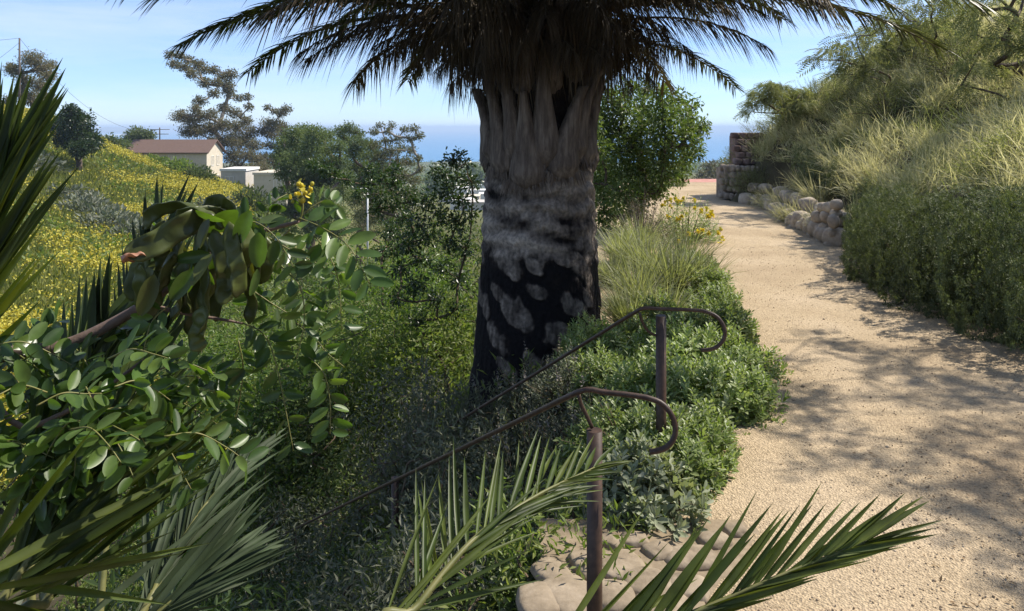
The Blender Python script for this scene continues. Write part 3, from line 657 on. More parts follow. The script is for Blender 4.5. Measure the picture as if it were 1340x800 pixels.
def sag(a, b, s, n_=24):
    t = np.linspace(0, 1, n_)[:, None]; q = a * (1 - t) + b * t; q[:, 2] -= (4 * s * t * (1 - t))[:, 0]; return q
p0 = W(-160, 52, 95)
for a, b2, s in [(p1, p2 - [0, 0, .4], 4.2), (p0, p1, .5), (W(-160, 160, 75), p1 - [0, 0, .6], 1.0)]: tube(mb, sag(a, b2, s), .022, 5)
o_ = mb.build('power_line', m_wire); tag(o_, 'thin black overhead wire strung across the hill between the poles', 'cable')
# lamp post in the valley
t0 = W(481, 249, 58); t_ = thing('street_lamp', 'slender white lamp post among the valley trees', 'street lamp', t0 - [0, 0, 8])
mb = MB(); tube(mb, [t0 - [0, 0, 8], t0], [.09, .06], 8); mb.build('pole', m_galv, t_)
mb = MB(); tube(mb, spline([t0, t0 + [-.12, -.05, .12], t0 + [-.5, -.2, .14]], 6), .04, 6); rock(mb, t0 + [-.62, -.25, .12], (.2, .1, .06), 3, .05, T=ICO2); mb.build('lamp_head', m_galv, t_)

# ------------------------------------------------------------------ the mustard hill
def hill_points(n, d0, d1, px0, px1):
    d = np.exp(rng.uniform(log(d0), log(d1), n)); px = rng.uniform(px0, px1, n); x = (px - CX) * d / F
    return x, d
x, y = hill_points(44000, 20, 122, -60, 330)
z = H(x, y); q = np.c_[x, y, z]
px = CX + x / y * F; py = HY + (CZ - z) / y * F
dens = fbm(np.c_[x, y, 0 * x] * .11, 3); up = fbm(np.c_[x, y, 0 * x + 9] * .05, 3)
keep = dens > .12 + .26 * (px > 190)
P = q[keep]; n_ = len(P)
mb = MB(); sc_ = .55 + P[:, 1] * .004
for k_ in range(3):     # stalks and leaves
    d_ = nrmz(rng.normal(size=(n_, 3)) * .45 + [0, 0, 1]); scatter(mb, L4, P + rng.normal(size=(n_, 3)) * [.2, .2, 0], d_, rng.normal(size=(n_, 3)), sc_ * rng.uniform(.7, 1.2, n_), .28 * sc_, 1, False)
fl = rng.random(len(P)) < sstep(.36, .62, dens[keep]) * .9 + .05; Pf = P[fl]; nf = len(Pf); sf = sc_[fl]
for k_ in range(5):     # blooms
    pp = Pf + np.c_[rng.normal(size=(nf, 2)) * .25, sf * rng.uniform(.65, 1.15, nf)]
    scatter(mb, L4, pp, rng.normal(size=(nf, 3)), rng.normal(size=(nf, 3)) + [0, 0, 1.2], .10 + Pf[:, 1] * .0013, .08 + Pf[:, 1] * .001, 0, False)
tag(mb.build('mustard_meadow', [m_mustard, m_mustleaf]), kind='stuff')
x, y = hill_points(7000, 26, 120, -60, 380); z = H(x, y); dn = fbm(np.c_[x, y, 0 * x + 4] * .13, 3); kp = dn > .53
P = np.c_[x, y, z][kp]; mb = MB(); n_ = len(P)
for k_ in range(9):
    pp = P + rng.normal(size=(n_, 3)) * [.5, .5, .25] + [0, 0, .4]
    scatter(mb, L4, pp, rng.normal(size=(n_, 3)) + [0, 0, .5], rng.normal(size=(n_, 3)) + [0, 0, .6], .3 + P[:, 1] * .002, .14 + P[:, 1] * .001, 0, False)
tag(mb.build('hillside_scrub', m_brush), kind='stuff')

# grey sagebrush in the fold of the hill
def blob_bush(key, R, Hh, n, size, lm, asp=.45, T=L4):
    mb = MB(); v = nrmz(rng.normal(size=(n, 3))); v[:, 2] = np.abs(v[:, 2]); lump = .6 + .8 * fbm(v * 2.1 + R * 31 + n, 3)
    p = v * (rng.random(n) ** .35 * lump)[:, None] * [R, R, Hh]
    d = nrmz(v + rng.normal(size=(n, 3)) * .6 + [0, 0, .3]); s = size * rng.uniform(.6, 1.4, n)
    scatter(mb, T, p, d, rng.normal(size=(n, 3)) + [0, 0, .7], s, s * asp, 0, False); return mb.mesh('foliage', lm)
sb = [blob_bush('s', 1, .8, 900, .2, m_greysage, .4), blob_bush('t', 1, .9, 1000, .2, m_greysage, .35)]
for i_, (px, d, s, lab) in enumerate([(88, 66, 2.2, 'grey sagebrush at the top of the grey streak below the dark tree'), (108, 62, 2.4, 'grey sagebrush just right of the big palm blades on the hill'), (126, 64, 2.0, 'small grey sagebrush in the middle of the mustard, upper of the streak'),
        (140, 58, 2.5, 'wide grey sagebrush in the middle of the mustard slope'), (158, 60, 2.1, 'grey sagebrush right of the widest one in the mustard'), (172, 55, 2.2, 'low grey sagebrush near the right end of the grey streak'),
        (188, 57, 2.0, 'grey sagebrush at the lower right end of the grey streak'), (215, 60, 2.2, 'greyish bush above the pods where the mustard ends'), (245, 68, 2.6, 'grey green bush on the mustard slope below the house'),
        (280, 75, 3.0, 'dull grey bush under the low pale building'), (305, 72, 2.6, 'grey brush right of the mustard slope in the valley'), (20, 78, 2.4, 'grey sagebrush on the left hill below the pole'), (40, 74, 2.6, 'wide grey sagebrush left of the dark tree behind palm blades')]):
    x_ = (px - CX) * d / F; z_ = Hs(x_, d); o_ = bpy.data.objects.new('sagebrush', sb[i_ % 2]); COL.objects.link(o_); o_.location = (x_, d, z_ - .1); s *= 1.15; o_.scale = (s, s * .9, s * .72); o_.rotation_euler = (0, 0, i_ * 1.3)
    tag(o_, lab, 'bush', 'sagebrush on the mustard hill')
gb = [blob_bush('g', 1, 1.0, 1300, .19, m_brush, .45), blob_bush('h', 1, 1.1, 1300, .19, m_oak, .45)]
for i_, (px, d, s, lab) in enumerate([(232, 100, 2.6, 'round green bush under the front wall of the brown roofed house'), (258, 98, 2.4, 'green bush at the right corner of the brown roofed house'), (205, 104, 2.0, 'small green bush at the crest left of the house wall'),
        (325, 90, 3.0, 'dark green bush in front of the long tan building'), (352, 84, 3.0, 'dark rounded bush right of the one before the tan building'), (340, 66, 2.6, 'green bush in the valley behind the pods'), (300, 58, 2.4, 'bush in the valley just above the curling pods'),
        (395, 62, 2.8, 'bush at the foot of the broad grey green tree'), (440, 56, 2.4, 'bush behind the oval leaves near the grey shed'), (500, 58, 2.6, 'bush at the foot of the brownish low tree'), (540, 52, 2.6, 'green bush at the valley edge left of the palm')]):
    x_ = (px - CX) * d / F; z_ = Hs(x_, d); o_ = bpy.data.objects.new('valley_bush', gb[i_ % 2]); COL.objects.link(o_); o_.location = (x_, d, z_ - .1); o_.scale = (s, s, s * .9); o_.rotation_euler = (0, 0, i_ * 2.1)
    tag(o_, lab, 'bush', 'bushes of the valley')
# ------------------------------------------------------------------ the big date palm
PC = np.array([.24, 6.75])                       # trunk axis
palm = thing('date_palm', 'massive date palm with black scorched trunk and drooping skirt of dark fronds', 'palm tree', (PC[0], PC[1], -.9))
def trunk_r(z):   # radius by height
    return np.interp(z, [-1.2, -.5, -.1, .4, 1.0, 1.5, 2.0, 2.6, 3.4], [.66, .61, .56, .52, .495, .455, .42, .38, .34])
nz_, na_ = 520, 400
zt = np.linspace(-1.7, 3.3, nz_); th = np.linspace(0, 2 * pi, na_, endpoint=False)
ZT, TH = np.meshgrid(zt, th, indexing='ij')
cy_ = np.stack([np.cos(TH), np.sin(TH), ZT], -1)
rr = trunk_r(ZT)
q = np.stack([np.cos(TH) * 2, np.sin(TH) * 2, ZT * 2.2], -1)
# leaf scars: (angle, height, half width, half height); the front faces -y (angle -pi/2)
def ang(px, py):
    x = (px - 705) / 1000 * 6.25; return -pi / 2 + math.asin(np.clip(x / .53, -.98, .98))
scars = []
for px, py, w, h in [(673, 411, 21, 19), (657, 347, 20, 15), (651, 447, 17, 17), (702, 384, 15, 9), (725, 440, 21, 18), (749, 402, 18, 16), (762, 358, 15, 17), (648, 388, 12, 10), (696, 350, 10, 9), (757, 300, 16, 10), (702, 290, 14, 9), (668, 300, 16, 9), (650, 268, 14, 8), (632, 410, 8, 14),
                     (700, 474, 15, 12), (770, 440, 12, 18), (735, 340, 12, 8), (720, 315, 17, 9), (768, 395, 9, 13), (640, 330, 9, 10), (745, 480, 12, 10), (665, 482, 14, 10)]:
    scars.append((ang(px, py), CZ - (py - HY) / 1000 * 6.25, w / 1000 * 6.25 * 1.05, h / 1000 * 6.25 * 1.05))
for k_ in range(90):
    a = rng.uniform(-.2, pi + .2); z = rng.uniform(-.6, 1.2)
    if all(abs(a - s[0]) * .5 + abs(z - s[1]) > .2 for s in scars): scars.append((a, z, rng.uniform(.06, .12), rng.uniform(.05, .1)))
sc = np.zeros_like(ZT); wob = fbm(np.stack([np.cos(TH) * 5, np.sin(TH) * 5, ZT * 6], -1), 4) - .5
for a, z, w, h in scars:
    da = (TH - a + pi) % (2 * pi) - pi
    e = (np.abs(da * .53 + .25 * (ZT - z)) / w) ** 2.2 + (np.abs(ZT - z + .18 * da) / h) ** 2.2 + wob * 3.4
    sc = np.maximum(sc, sstep(1.3, .55, e))
upper = sstep(.58, .84, ZT + wob * .5)               # above: ringed grey brown, below: scorched
ring = np.sin(ZT * 44 + 3.5 * fbm(q * 1.2, 3) * 3 + TH * 2); band = fbm(np.stack([np.cos(TH) * 2.2, np.sin(TH) * 2.2, ZT * 9], -1), 4)
fib = fbm(np.stack([np.cos(TH) * 26, np.sin(TH) * 26, ZT * 4], -1), 3) - .5
rad = rr + .016 * sc * (1 - upper) + upper * (.011 * ring + .05 * (band - .5)) + .022 * (wob) + .012 * fib
tone = np.clip(upper * (.14 + 1.15 * (band - .30) + .05 * ring) + (1 - upper) * (.0 + sc * (.55 + .9 * fbm(q * [5, 5, 9], 3)) * (.26 + .35 * fib + .35 * (fbm(q * 4, 3) - .5))) + .03 * upper + .22 * (fbm(q * 9, 3) - .5) * np.maximum(upper, sc), 0, 1); tone = tone * (1 - .82 * sstep(1.42, 1.6, ZT + .4 * wob))  # neck toned down behind the leaf bases, painting shade into their gaps
mb = MB(); loft(mb, np.stack([PC[0] + rad * np.cos(TH), PC[1] + rad * np.sin(TH), ZT], -1), 0, True, True, tone.ravel())
m_trunk, n, l, b = M('palm_trunk')
at = n.new('ShaderNodeAttribute'); at.attribute_name = 'tone'
rt = ramp(n, [(0, (.008, .007, .008)), (.1, (.018, .014, .013)), (.36, (.17, .145, .125)), (.75, (.4, .35, .3))]); l.new(at.outputs['Fac'], rt.inputs['Fac'])
t = n.new('ShaderNodeTexCoord'); mpn = n.new('ShaderNodeMapping'); mpn.inputs['Scale'].default_value = (26, 26, 22); l.new(t.outputs['Object'], mpn.inputs['Vector'])
ns = n.new('ShaderNodeTexNoise'); ns.inputs['Scale'].default_value = 1.4; ns.inputs['Detail'].default_value = 6; l.new(mpn.outputs[0], ns.inputs['Vector'])
r3 = ramp(n, [(.3, (.5, .5, .5)), (.7, (1.35, 1.3, 1.25))]); l.new(ns.outputs['Fac'], r3.inputs['Fac'])
mu = n.new('ShaderNodeMix'); mu.data_type = 'RGBA'; mu.blend_type = 'MULTIPLY'; mu.inputs[0].default_value = 1; l.new(rt.outputs[0], mu.inputs[6]); l.new(r3.outputs[0], mu.inputs[7])
l.new(mu.outputs[2], b.inputs['Base Color']); b.inputs['Roughness'].default_value = .95; b.inputs['Specular IOR Level'].default_value = .15
bp = n.new('ShaderNodeBump'); bp.inputs['Strength'].default_value = .8; bp.inputs['Distance'].default_value = .02; l.new(ns.outputs['Fac'], bp.inputs['Height']); l.new(bp.outputs[0], b.inputs['Normal'])
mb.build('trunk', m_trunk, palm, attr='tone')

# old leaf bases round the neck of the trunk
m_boot = surf_mat('old_leaf_base', [(.28, (.045, .033, .025)), (.5, (.13, .1, .078)), (.72, (.26, .21, .165))], 5, .85, .7, stretch=(5, 5, .7), dist=.012, bscale=22)
def boot(a, z0, z1, w0, w1, lean, th0=.07, frayed=True, tl=0.):
    n_ = 26; k = 16; t = np.linspace(0, 1, n_); z = z0 + (z1 - z0) * t
    r = trunk_r(z) + .015 + lean * t ** 2.4
    w = w1 + (w0 - w1) * np.clip(1 - t / .9, 0, 1) ** 1.15; w *= np.sqrt(np.clip(1 - (1 - np.clip(t / .16, 0, 1)) ** 2, 0, 1)) * .6 + .4; h0 = .35 + .65 * np.clip(t / .12, 0, 1)
    h = th0 * (1 - .45 * t) * h0; u = np.array([cos(a), sin(a), 0.]); s = np.array([-sin(a), cos(a), 0.])
    tw = .04 * rng.normal() * t ** 2 + tl * t ** 1.6
    ph = np.linspace(0, 2 * pi, k, endpoint=False)
    R = np.zeros((n_, k, 3))
    for i_ in range(n_):
        cx = np.sign(np.cos(ph)) * np.abs(np.cos(ph)) ** .7 * w[i_] / 2; cyy = np.sin(ph) * h[i_]
        curve = r[i_] - (r[i_] - np.sqrt(np.maximum(r[i_] ** 2 - cx ** 2, .01))) * (1 - .6 * t[i_])
        R[i_] = np.array([PC[0], PC[1], z[i_]]) + u * (curve + cyy)[:, None] + s * (cx + tw[i_])[:, None]
        if i_ == 0: R[i_, :, 2] -= .03 * rng.random(k)
    R += .03 * (fbm(R * [34, 34, 4], 4)[..., None] - .5) * u + .02 * (fbm(R * [9, 9, 6] + 5, 3)[..., None] - .5) * s
    mb = MB(); loft(mb, R, 0, True)
    if frayed:   # torn fibres at the cut foot and along the edges
        m_ = 46; c = rng.uniform(-.5, .5, m_); P = np.array([PC[0], PC[1], z0 + .05]) + u * (trunk_r(z0) + .03) + s * (c * w0)[:, None]
        blades(mb, P, nrmz(u * .18 + s * (c * .5)[:, None] + [0, 0, -1] + rng.normal(size=(m_, 3)) * .12), np.repeat(u[None], m_, 0), rng.uniform(.06, .16, m_), .02, 2, 0, None)
    return mb.build('leaf_base', m_boot, palm)
A_ = -pi / 2
def bt(px0, py0, px1, py1, w0, w1, lean, th=.085):
    k = .0062; boot(ang(px0, 0), CZ - (py0 - HY) * k, CZ - (py1 - HY) * k, w0, w1, lean, th, True, (px1 - px0) * k)
for q_ in [(684, 244, 680, 119, .37, .075, .05, .1), (647, 228, 620, 104, .28, .07, .08), (738, 233, 766, 112, .34, .08, .08, .09), (712, 214, 704, 62, .30, .075, .06), (664, 208, 652, 84, .22, .07, .05), (760, 208, 786, 88, .22, .07, .15), (630, 212, 604, 112, .22, .06, .08), (777, 216, 806, 100, .22, .06, .12)]: bt(*q_)
for k_ in range(11):
    a = A_ + 1.75 + k_ * (2 * pi - 3.5) / 10; boot(a, 1.42 + .16 * (k_ % 2), 2.15 + .2 * (k_ % 2), .32, .075, .14, frayed=False)
for k_ in range(11): boot(A_ + .2 + k_ * 2 * pi / 11, 2.1 + .1 * (k_ % 2), 2.95, .24, .075, .28, frayed=False)

# fronds: unit shapes grow along +Y from the origin, +Z is the upper side
def frond_mesh(Ln, droop, nl, ll, lw, vup, lm, rm, seed, hang=.35, fwd=.9, dead=False, th=.03, start=.16, jit=.1):
    r_ = np.random.default_rng(seed); n_ = 40; s = np.linspace(0, 1, n_); an = -radians(droop) * s ** 1.4
    dy = np.cos(an) * Ln / (n_ - 1); dz = np.sin(an) * Ln / (n_ - 1)
    P = np.c_[.05 * np.sin(s * 2.2 + seed) * s, np.cumsum(dy) - dy[0], np.cumsum(dz) - dz[0]]
    mb = MB(); tube(mb, P, np.interp(s, [0, .12, .5, 1], [th * 2.0, th, th * .55, th * .15]), 7, 0)
    T = nrmz(np.gradient(P, axis=0)); Nn = nrmz(np.cross([1., 0, 0], T))
    for side in (-1, 1):
        u = np.sort(start + (1 - start) * r_.random(nl) ** .95 * .995); i_ = u * (n_ - 1)
        B = np.stack([np.interp(i_, np.arange(n_), P[:, c]) for c in range(3)], 1); Tt = nrmz(np.stack([np.interp(i_, np.arange(n_), T[:, c]) for c in range(3)], 1)); Nt = nrmz(np.stack([np.interp(i_, np.arange(n_), Nn[:, c]) for c in range(3)], 1))
        S = np.array([side, 0, 0.]); f = fwd * (.55 + .75 * u)[:, None]
        v = np.where(r_.random(nl) < .5, vup, vup * .2)[:, None]
        D = nrmz(S + Tt * f + Nt * v + r_.normal(size=(nl, 3)) * jit)
        L = ll * np.interp(u, [start, .3, .6, 1], [.55, 1, .95, .45]) * r_.uniform(.85, 1.1, nl)
        blades(mb, B, D, Nt + r_.normal(size=(nl, 3)) * .2, L, lw * r_.uniform(.8, 1.15, nl), 4, hang * r_.uniform(.5, 1.6, nl), .3, 1)
    return mb.mesh('frond', [rm, lm])
FV = [frond_mesh(3.5, 50, 105, .46, .024, .25, m_frond, m_rachisdk, 1, .55), frond_mesh(3.3, 42, 105, .44, .024, .3, m_frond, m_rachisdk, 2, .4),
      frond_mesh(3.1, 52, 100, .46, .022, .1, m_dry, m_rachisdk, 3, 1.0, jit=.2), frond_mesh(2.4, 40, 85, .5, .02, -.1, m_dry, m_rachisdk, 4, 1.3, jit=.3, th=.035)]
def put_frond(v, az, pitch, z, r=.3, roll=0, sc=1.0):
    a = radians(az); o = Vector((-sin(a) * r, cos(a) * r, z + .9))
    m = Matrix.Translation(o) @ Matrix.Rotation(a, 4, 'Z') @ Matrix.Rotation(radians(pitch), 4, 'X') @ Matrix.Rotation(radians(roll), 4, 'Y') @ Matrix.Diagonal((sc, sc, sc, 1))
    inst('frond', FV[v], palm, m)
# az: 90 = towards the left of the photograph, -90 right, 180 towards the camera, 0 away
FR = [(0, 93, 18, 2.78, 0, .84), (1, 112, 24, 2.9, -6, 1.05), (2, 82, 16, 2.72, 5, .62), (0, 66, 16, 2.78, 0, .9), (2, 48, 14, 2.75, 0, .8), (0, 28, 16, 2.78, 0, .9), (2, 8, 14, 2.75, 0, .8), (0, -16, 16, 2.78, 6, .9), (2, -38, 14, 2.74, 0, .75),
    (1, -60, 8, 2.7, 0, .68), (1, -91, 13, 2.9, 4, 1.02), (0, -84, 30, 2.95, 0, 1.0), (0, 88, 26, 2.9, 4, 1.02), (2, -102, 16, 2.75, -5, .55), (0, -120, 20, 2.8, 0, .9), (2, -142, 20, 2.8, 0, .8), (0, -160, 24, 2.85, 0, .9), (2, 178, 22, 2.9, 0, .8), (0, 157, 24, 2.85, 0, .9), (2, 138, 18, 2.8, 0, .8), (2, 112, 14, 2.74, 0, .6)]
for k_ in range(22): FR.append((k_ % 2, k_ * 16.4 + rng.uniform(-5, 5), rng.uniform(28, 38), 2.95, rng.uniform(-6, 6), rng.uniform(.9, 1.02)))
for k_ in range(20): FR.append((k_ % 2, k_ * 18 + 9 + rng.uniform(-5, 5), rng.uniform(20, 27), 2.9, rng.uniform(-8, 8), rng.uniform(.72, .9)))
for k_ in range(14): FR.append(((k_ + 1) % 2, k_ * 25.7 + rng.uniform(-7, 7), rng.uniform(46, 62), 3.1, rng.uniform(-6, 6), rng.uniform(.9, 1.02)))
for k_ in range(16): FR.append((2 + k_ % 2, k_ * 22.5 + rng.uniform(-8, 8), rng.uniform(12, 26), rng.uniform(2.75, 2.95), rng.uniform(-14, 14), rng.uniform(.42, .62)))
for az, p_, s in [(170, -10, .34), (190, -18, .30), (150, -14, .34), (210, -12, .34), (128, -4, .4), (236, -4, .4), (96, 0, .46), (266, 2, .46), (180, 8, .42), (160, 4, .44), (204, 6, .42)]: FR.append((3, az, p_, 2.86, 0, s))
for k_ in range(26): FR.append((3, k_ * 13.85 + rng.uniform(-4, 4), rng.uniform(-12, 14), rng.uniform(2.5, 2.75), 0, rng.uniform(.2, .34)))
for v, az, pitch, z, roll, s in FR:
    z -= .12
    put_frond(v, az, pitch, z, .3, roll, s)
# loose dry fibres hanging off the frond bases
mb = MB(); m_ = 1500; a = rng.uniform(0, 2 * pi, m_); r_ = rng.uniform(.42, .85, m_); P = np.c_[PC[0] + r_ * np.cos(a), PC[1] + r_ * np.sin(a), rng.uniform(2.4, 2.85, m_)]
blades(mb, P, rng.normal(size=(m_, 3)) * .12 + [0, 0, -1], rng.normal(size=(m_, 3)), rng.uniform(.2, .62, m_), rng.uniform(.008, .018, m_), 3, 0, None)
mb.build('dry_fringe', m_dry, palm)

# ------------------------------------------------------------------ handrails and stone steps
def handrail(label, top_pts, hook, end, posts, braces, pr, rr_, capr):
    p0 = W(*posts[0]); g = Hs(p0[0], p0[1]); t_ = thing('handrail', label, 'handrail', (p0[0], p0[1], g), 'handrails of the stone steps')
    mb = MB(); s = np.linspace(0, 1, 30)[:, None]; bend = np.array(top_pts[0]); slope = end * (1 - s) + bend * s
    P = np.vstack([slope[:-2], spline([slope[-2], bend - (bend - end) / np.linalg.norm(bend - end) * .03, bend + [.03, 0, .004], *top_pts[1:]], 10), spline([top_pts[-1], *hook], 22)[1:]])
    tube(mb, P, rr_, 10); mb.build('rail', m_rust, t_)
    for q_ in posts:
        p = W(*q_); g = Hs(p[0], p[1]); mb = MB(); tube(mb, [[p[0], p[1], g - .3], p], pr, 16); po = mb.build('post', m_rust, t_)
        mb = MB(); th_ = np.linspace(0, 2 * pi, 20, endpoint=False); R = [[(p[0] + r * cos(a), p[1] + r * sin(a), p[2] + z) for a in th_] for r, z in [(pr * 1.02, -.022), (capr * .93, -.012), (capr, -.006), (capr, .002), (capr * .9, .006)]]
        loft(mb, np.array(R), 0, True); mb.build('cap', m_rust, po, loc=t_.location)
    for br in braces:
        mb = MB(); tube(mb, spline([W(*q_) for q_ in br], 10), rr_ * .72, 8); mb.build('brace', m_rust, t_)
    return t_
handrail('nearer rusty brown handrail with round capped post and hooked end', [W(760, 511.5, 2.5), W(790, 513.5, 2.49), W(820, 516.5, 2.47), W(846, 520.5, 2.455)], [W(864, 527, 2.445), W(877, 540, 2.435), W(883.5, 557, 2.43), W(882, 573, 2.425), W(873, 585, 2.42), W(861, 590, 2.42), W(850, 591.5, 2.42)],
         W(328, 720, 9.2), [(778, 563, 2.52), (517, 625, 5.35), (338, 724, 8.9)], [[(757, 516, 2.52), (760, 528, 2.52), (768, 545, 2.52), (775, 560, 2.52)]], .026, .0092, .034)
handrail('farther rusty brown handrail with taller looking post in the leafy shrubs', [W(838, 404.5, 3.93), W(865, 404.5, 3.92), W(895, 405.3, 3.90), W(920, 407, 3.88)], [W(934, 412, 3.87), W(943, 420, 3.86), W(948.5, 432, 3.85), W(947, 444, 3.85), W(939, 453.5, 3.84), W(929, 457.5, 3.84), W(917, 458.5, 3.84)],
         W(333, 716, 10.6), [(865, 413, 3.95), (352, 717, 9.9)], [[(837, 409, 3.93), (839.5, 419, 3.93), (846, 431, 3.94), (855, 438, 3.95), (864, 440, 3.95)]], .0275, .01, .035)

fl = thing('flagstone_landing', 'tan flagstone landing at the head of the steps beside the near post', 'paving', (.6, 3.0, 0))
mb = MB(); gxx = np.linspace(.12, 1.12, 40); gyy = np.linspace(2.3, 3.6, 36); A_x, A_y = np.meshgrid(gxx, gyy); zz_ = .012 + .012 * (fbm(np.c_[A_x.ravel(), A_y.ravel(), 0 * A_x.ravel()] * 5, 3) - .5)
k = len(gxx); i = np.arange(len(gyy) - 1)[:, None] * k; j = np.arange(k - 1)[None]
edge = (A_x.ravel() > .62 + .5 * sstep(2.6, 3.5, A_y.ravel())) | (A_y.ravel() > 3.5); zz_ = np.where(edge, -.04, zz_)
mb.add(np.c_[A_x.ravel(), A_y.ravel(), zz_], np.stack([i + j, i + j + 1, i + k + j + 1, i + k + j], -1).reshape(-1, 4)); mb.build('mortar', m_mortar, fl)
for k_, (px, py, w, d_, r_) in enumerate([(812, 745, .15, .12, .2), (852, 770, .16, .11, -.3), (905, 735, .17, .10, .1), (862, 727, .10, .07, .5), (800, 785, .15, .10, 0), (745, 785, .15, .14, .4), (900, 775, .12, .09, -.2), (935, 712, .11, .07, .3), (830, 712, .10, .06, 0), (768, 745, .09, .12, .3), (722, 755, .10, .10, .6), (705, 792, .13, .12, .1), (870, 800, .16, .1, .2), (962, 700, .08, .05, .2), (800, 715, .07, .07, .9)]):
    d = CZ * F / (py - HY); x_ = (px - CX) * d / F; mb = MB(); rock(mb, (x_, d, .008), (w * .68, d_ * .9, .034), 40 + k_, .2, T=ICO4, rz=r_, boxy=.4); mb.build('flagstone', m_flag, fl)
st = thing('stone_steps', 'stone steps going down the planted slope between the two handrails', 'steps', (.35, 3.3, -.2))
SP = np.array([SD[1], -SD[0]])
for k_ in range(2, 18):
    c = np.array([.35, 3.35]) + SD * (.36 * k_ + .1); z = -.2 - .2 * k_; u = SP * .62; v = SD * .2
    mb = MB(); cs = [c - u - v, c + u - v, c + u + v, c - u + v]; R = np.array([[(p[0], p[1], zz2) for p in cs] for zz2 in (z - .35, z)])
    loft(mb, R, 0, True, smooth=False); mb.build('step', m_flag, st)

# ------------------------------------------------------------------ shrubs
def shrub_meshes(key, seed, R, Hh, shoots, per, ll, lw, lm, T=L8, zone=.11, spread=.9, upness=.5, inner=900, lump=.5, spikes=0, ph=.3, jr=(.82, 1.08), nst=70, boxy=0):
    """dome of leafy shoots: leaves spiral round each shoot's last part"""
    r_ = np.random.default_rng(seed); v = nrmz(r_.normal(size=(shoots, 3))); v[:, 2] = np.abs(v[:, 2]) * 1.05 - .12; v = nrmz(v)
    if boxy: v[:, :2] *= ((1 - np.abs(v[:, 2:]) ** boxy) ** (1 / boxy) / np.sqrt(np.maximum(1 - v[:, 2:] ** 2, 1e-4)))
    lu = 1 - lump + 2 * lump * fbm(v * 2.3 + seed * 3.1, 3); tip = v * lu[:, None] * [R, R, Hh] * r_.uniform(*jr, (shoots, 1)); tip[:, 2] = np.maximum(tip[:, 2], .02)
    base = np.c_[tip[:, :2] * .3 + r_.normal(size=(shoots, 2)) * R * .08, np.zeros(shoots)]
    sd = nrmz(nrmz(tip - base) + np.array([0, 0, upness]) + r_.normal(size=(shoots, 3)) * .2)
    mb = MB(); sd = nrmz(sd + r_.normal(size=sd.shape) * (.5 if boxy else 0)); a = r_.random((shoots, 1)) * 6.28 + np.arange(per) * 2.39996; s = np.linspace(0, 1, per)
    X = nrmz(np.cross(sd, r_.normal(size=(shoots, 3)))); Y = np.cross(sd, X)
    o = X[:, None] * np.cos(a)[..., None] + Y[:, None] * np.sin(a)[..., None]
    P = tip[:, None] - sd[:, None] * (zone * (1 - s))[None, :, None] + o * .004
    tilt = (spread * (1.15 - .75 * s))[None, :, None]
    D = nrmz(sd[:, None] + o * tilt * 1.5 + r_.normal(size=(shoots, per, 3)) * .18); Nn = nrmz(sd[:, None] * 1.2 - o * .6 + [0, 0, .3])
    sz = (ll * (1 - .45 * s)[None] * r_.uniform(.75, 1.2, (shoots, per))).ravel()
    scatter(mb, T, P.reshape(-1, 3), D.reshape(-1, 3), Nn.reshape(-1, 3), sz, sz * (lw / ll))
    if inner:
        v2 = nrmz(r_.normal(size=(inner, 3))); v2[:, 2] = np.abs(v2[:, 2]); p = v2 * (r_.random((inner, 1)) ** .5) * [R * .85, R * .85, Hh * .8]
        scatter(mb, L4, p, r_.normal(size=(inner, 3)), r_.normal(size=(inner, 3)) + [0, 0, .6], ll, lw)
    mats = [lm]
    if spikes:
        k_ = r_.choice(shoots, spikes, False); mats = [lm, m_sageflower]
        for q_ in range(16):
            f = q_ / 15; pp = tip[k_] + nrmz(sd[k_] * .5 + [0, 0, 1]) * (ph * f); scatter(mb, L4, pp, nrmz(r_.normal(size=(spikes, 3)) + [0, 0, .4]), r_.normal(size=(spikes, 3)), .028 * (1.2 - f), .018 * (1.2 - f), 1)
    fm = mb.mesh('foliage', mats)
    mb = MB(); ns = min(nst, shoots)
    for k_ in range(ns): tube(mb, [base[k_], base[k_] * .45 + tip[k_] * .55 + [0, 0, .03], tip[k_]], [.007, .004, .002], 4, 0, False)
    return fm, mb.mesh('stems', m_twig)
def bush(kind, name, label, cat, x, y, s, rz, group, z=None, sz=None):
    fm, smm = kind; t_ = thing(name, label, cat, (x, y, Hs(x, y) if z is None else z), group, rz, (s, s, sz or s))
    inst('foliage', fm, t_); inst('stems', smm, t_); return t_
def fill_bush(name, label, cat, x, y, h, r, lm, leaf, asp, group, z=None, cr=.3, dens=1.0, T=L4):
    gz = Hs(x, y) if z is None else z; n_ = int(np.clip(14 + 16 * h * r / .8, 14, 60)); t_ = thing(name, label, cat, (x, y, gz - .05), group)
    cl = env((x, y, gz), h, r, n_, cr, .12); mb = MB(); skeleton(mb, np.array([x, y, gz - .1]), cl, .016 + .008 * r, None, .05, 5, .003); mb.build('stems', m_twig, t_)
    mb = MB()
    for c in cl: clump_leaves(mb, np.array(c[:3]), c[3], int(dens * 2.6 * (c[3] / leaf) ** 2 / asp * .5), leaf, droop=.0, asp=asp, T=T, squash=.85)
    mb.build('foliage', lm, t_); return t_
K_bed = [shrub_meshes('b1', 21, .42, .44, 250, 11, .078, .03, m_bed), shrub_meshes('b2', 22, .42, .40, 260, 12, .066, .027, m_bed, lump=.6)]
K_grey = [shrub_meshes('g1', 23, .36, .36, 150, 12, .09, .036, m_bedgrey)]
G = 'leafy shrubs of the bed by the path'
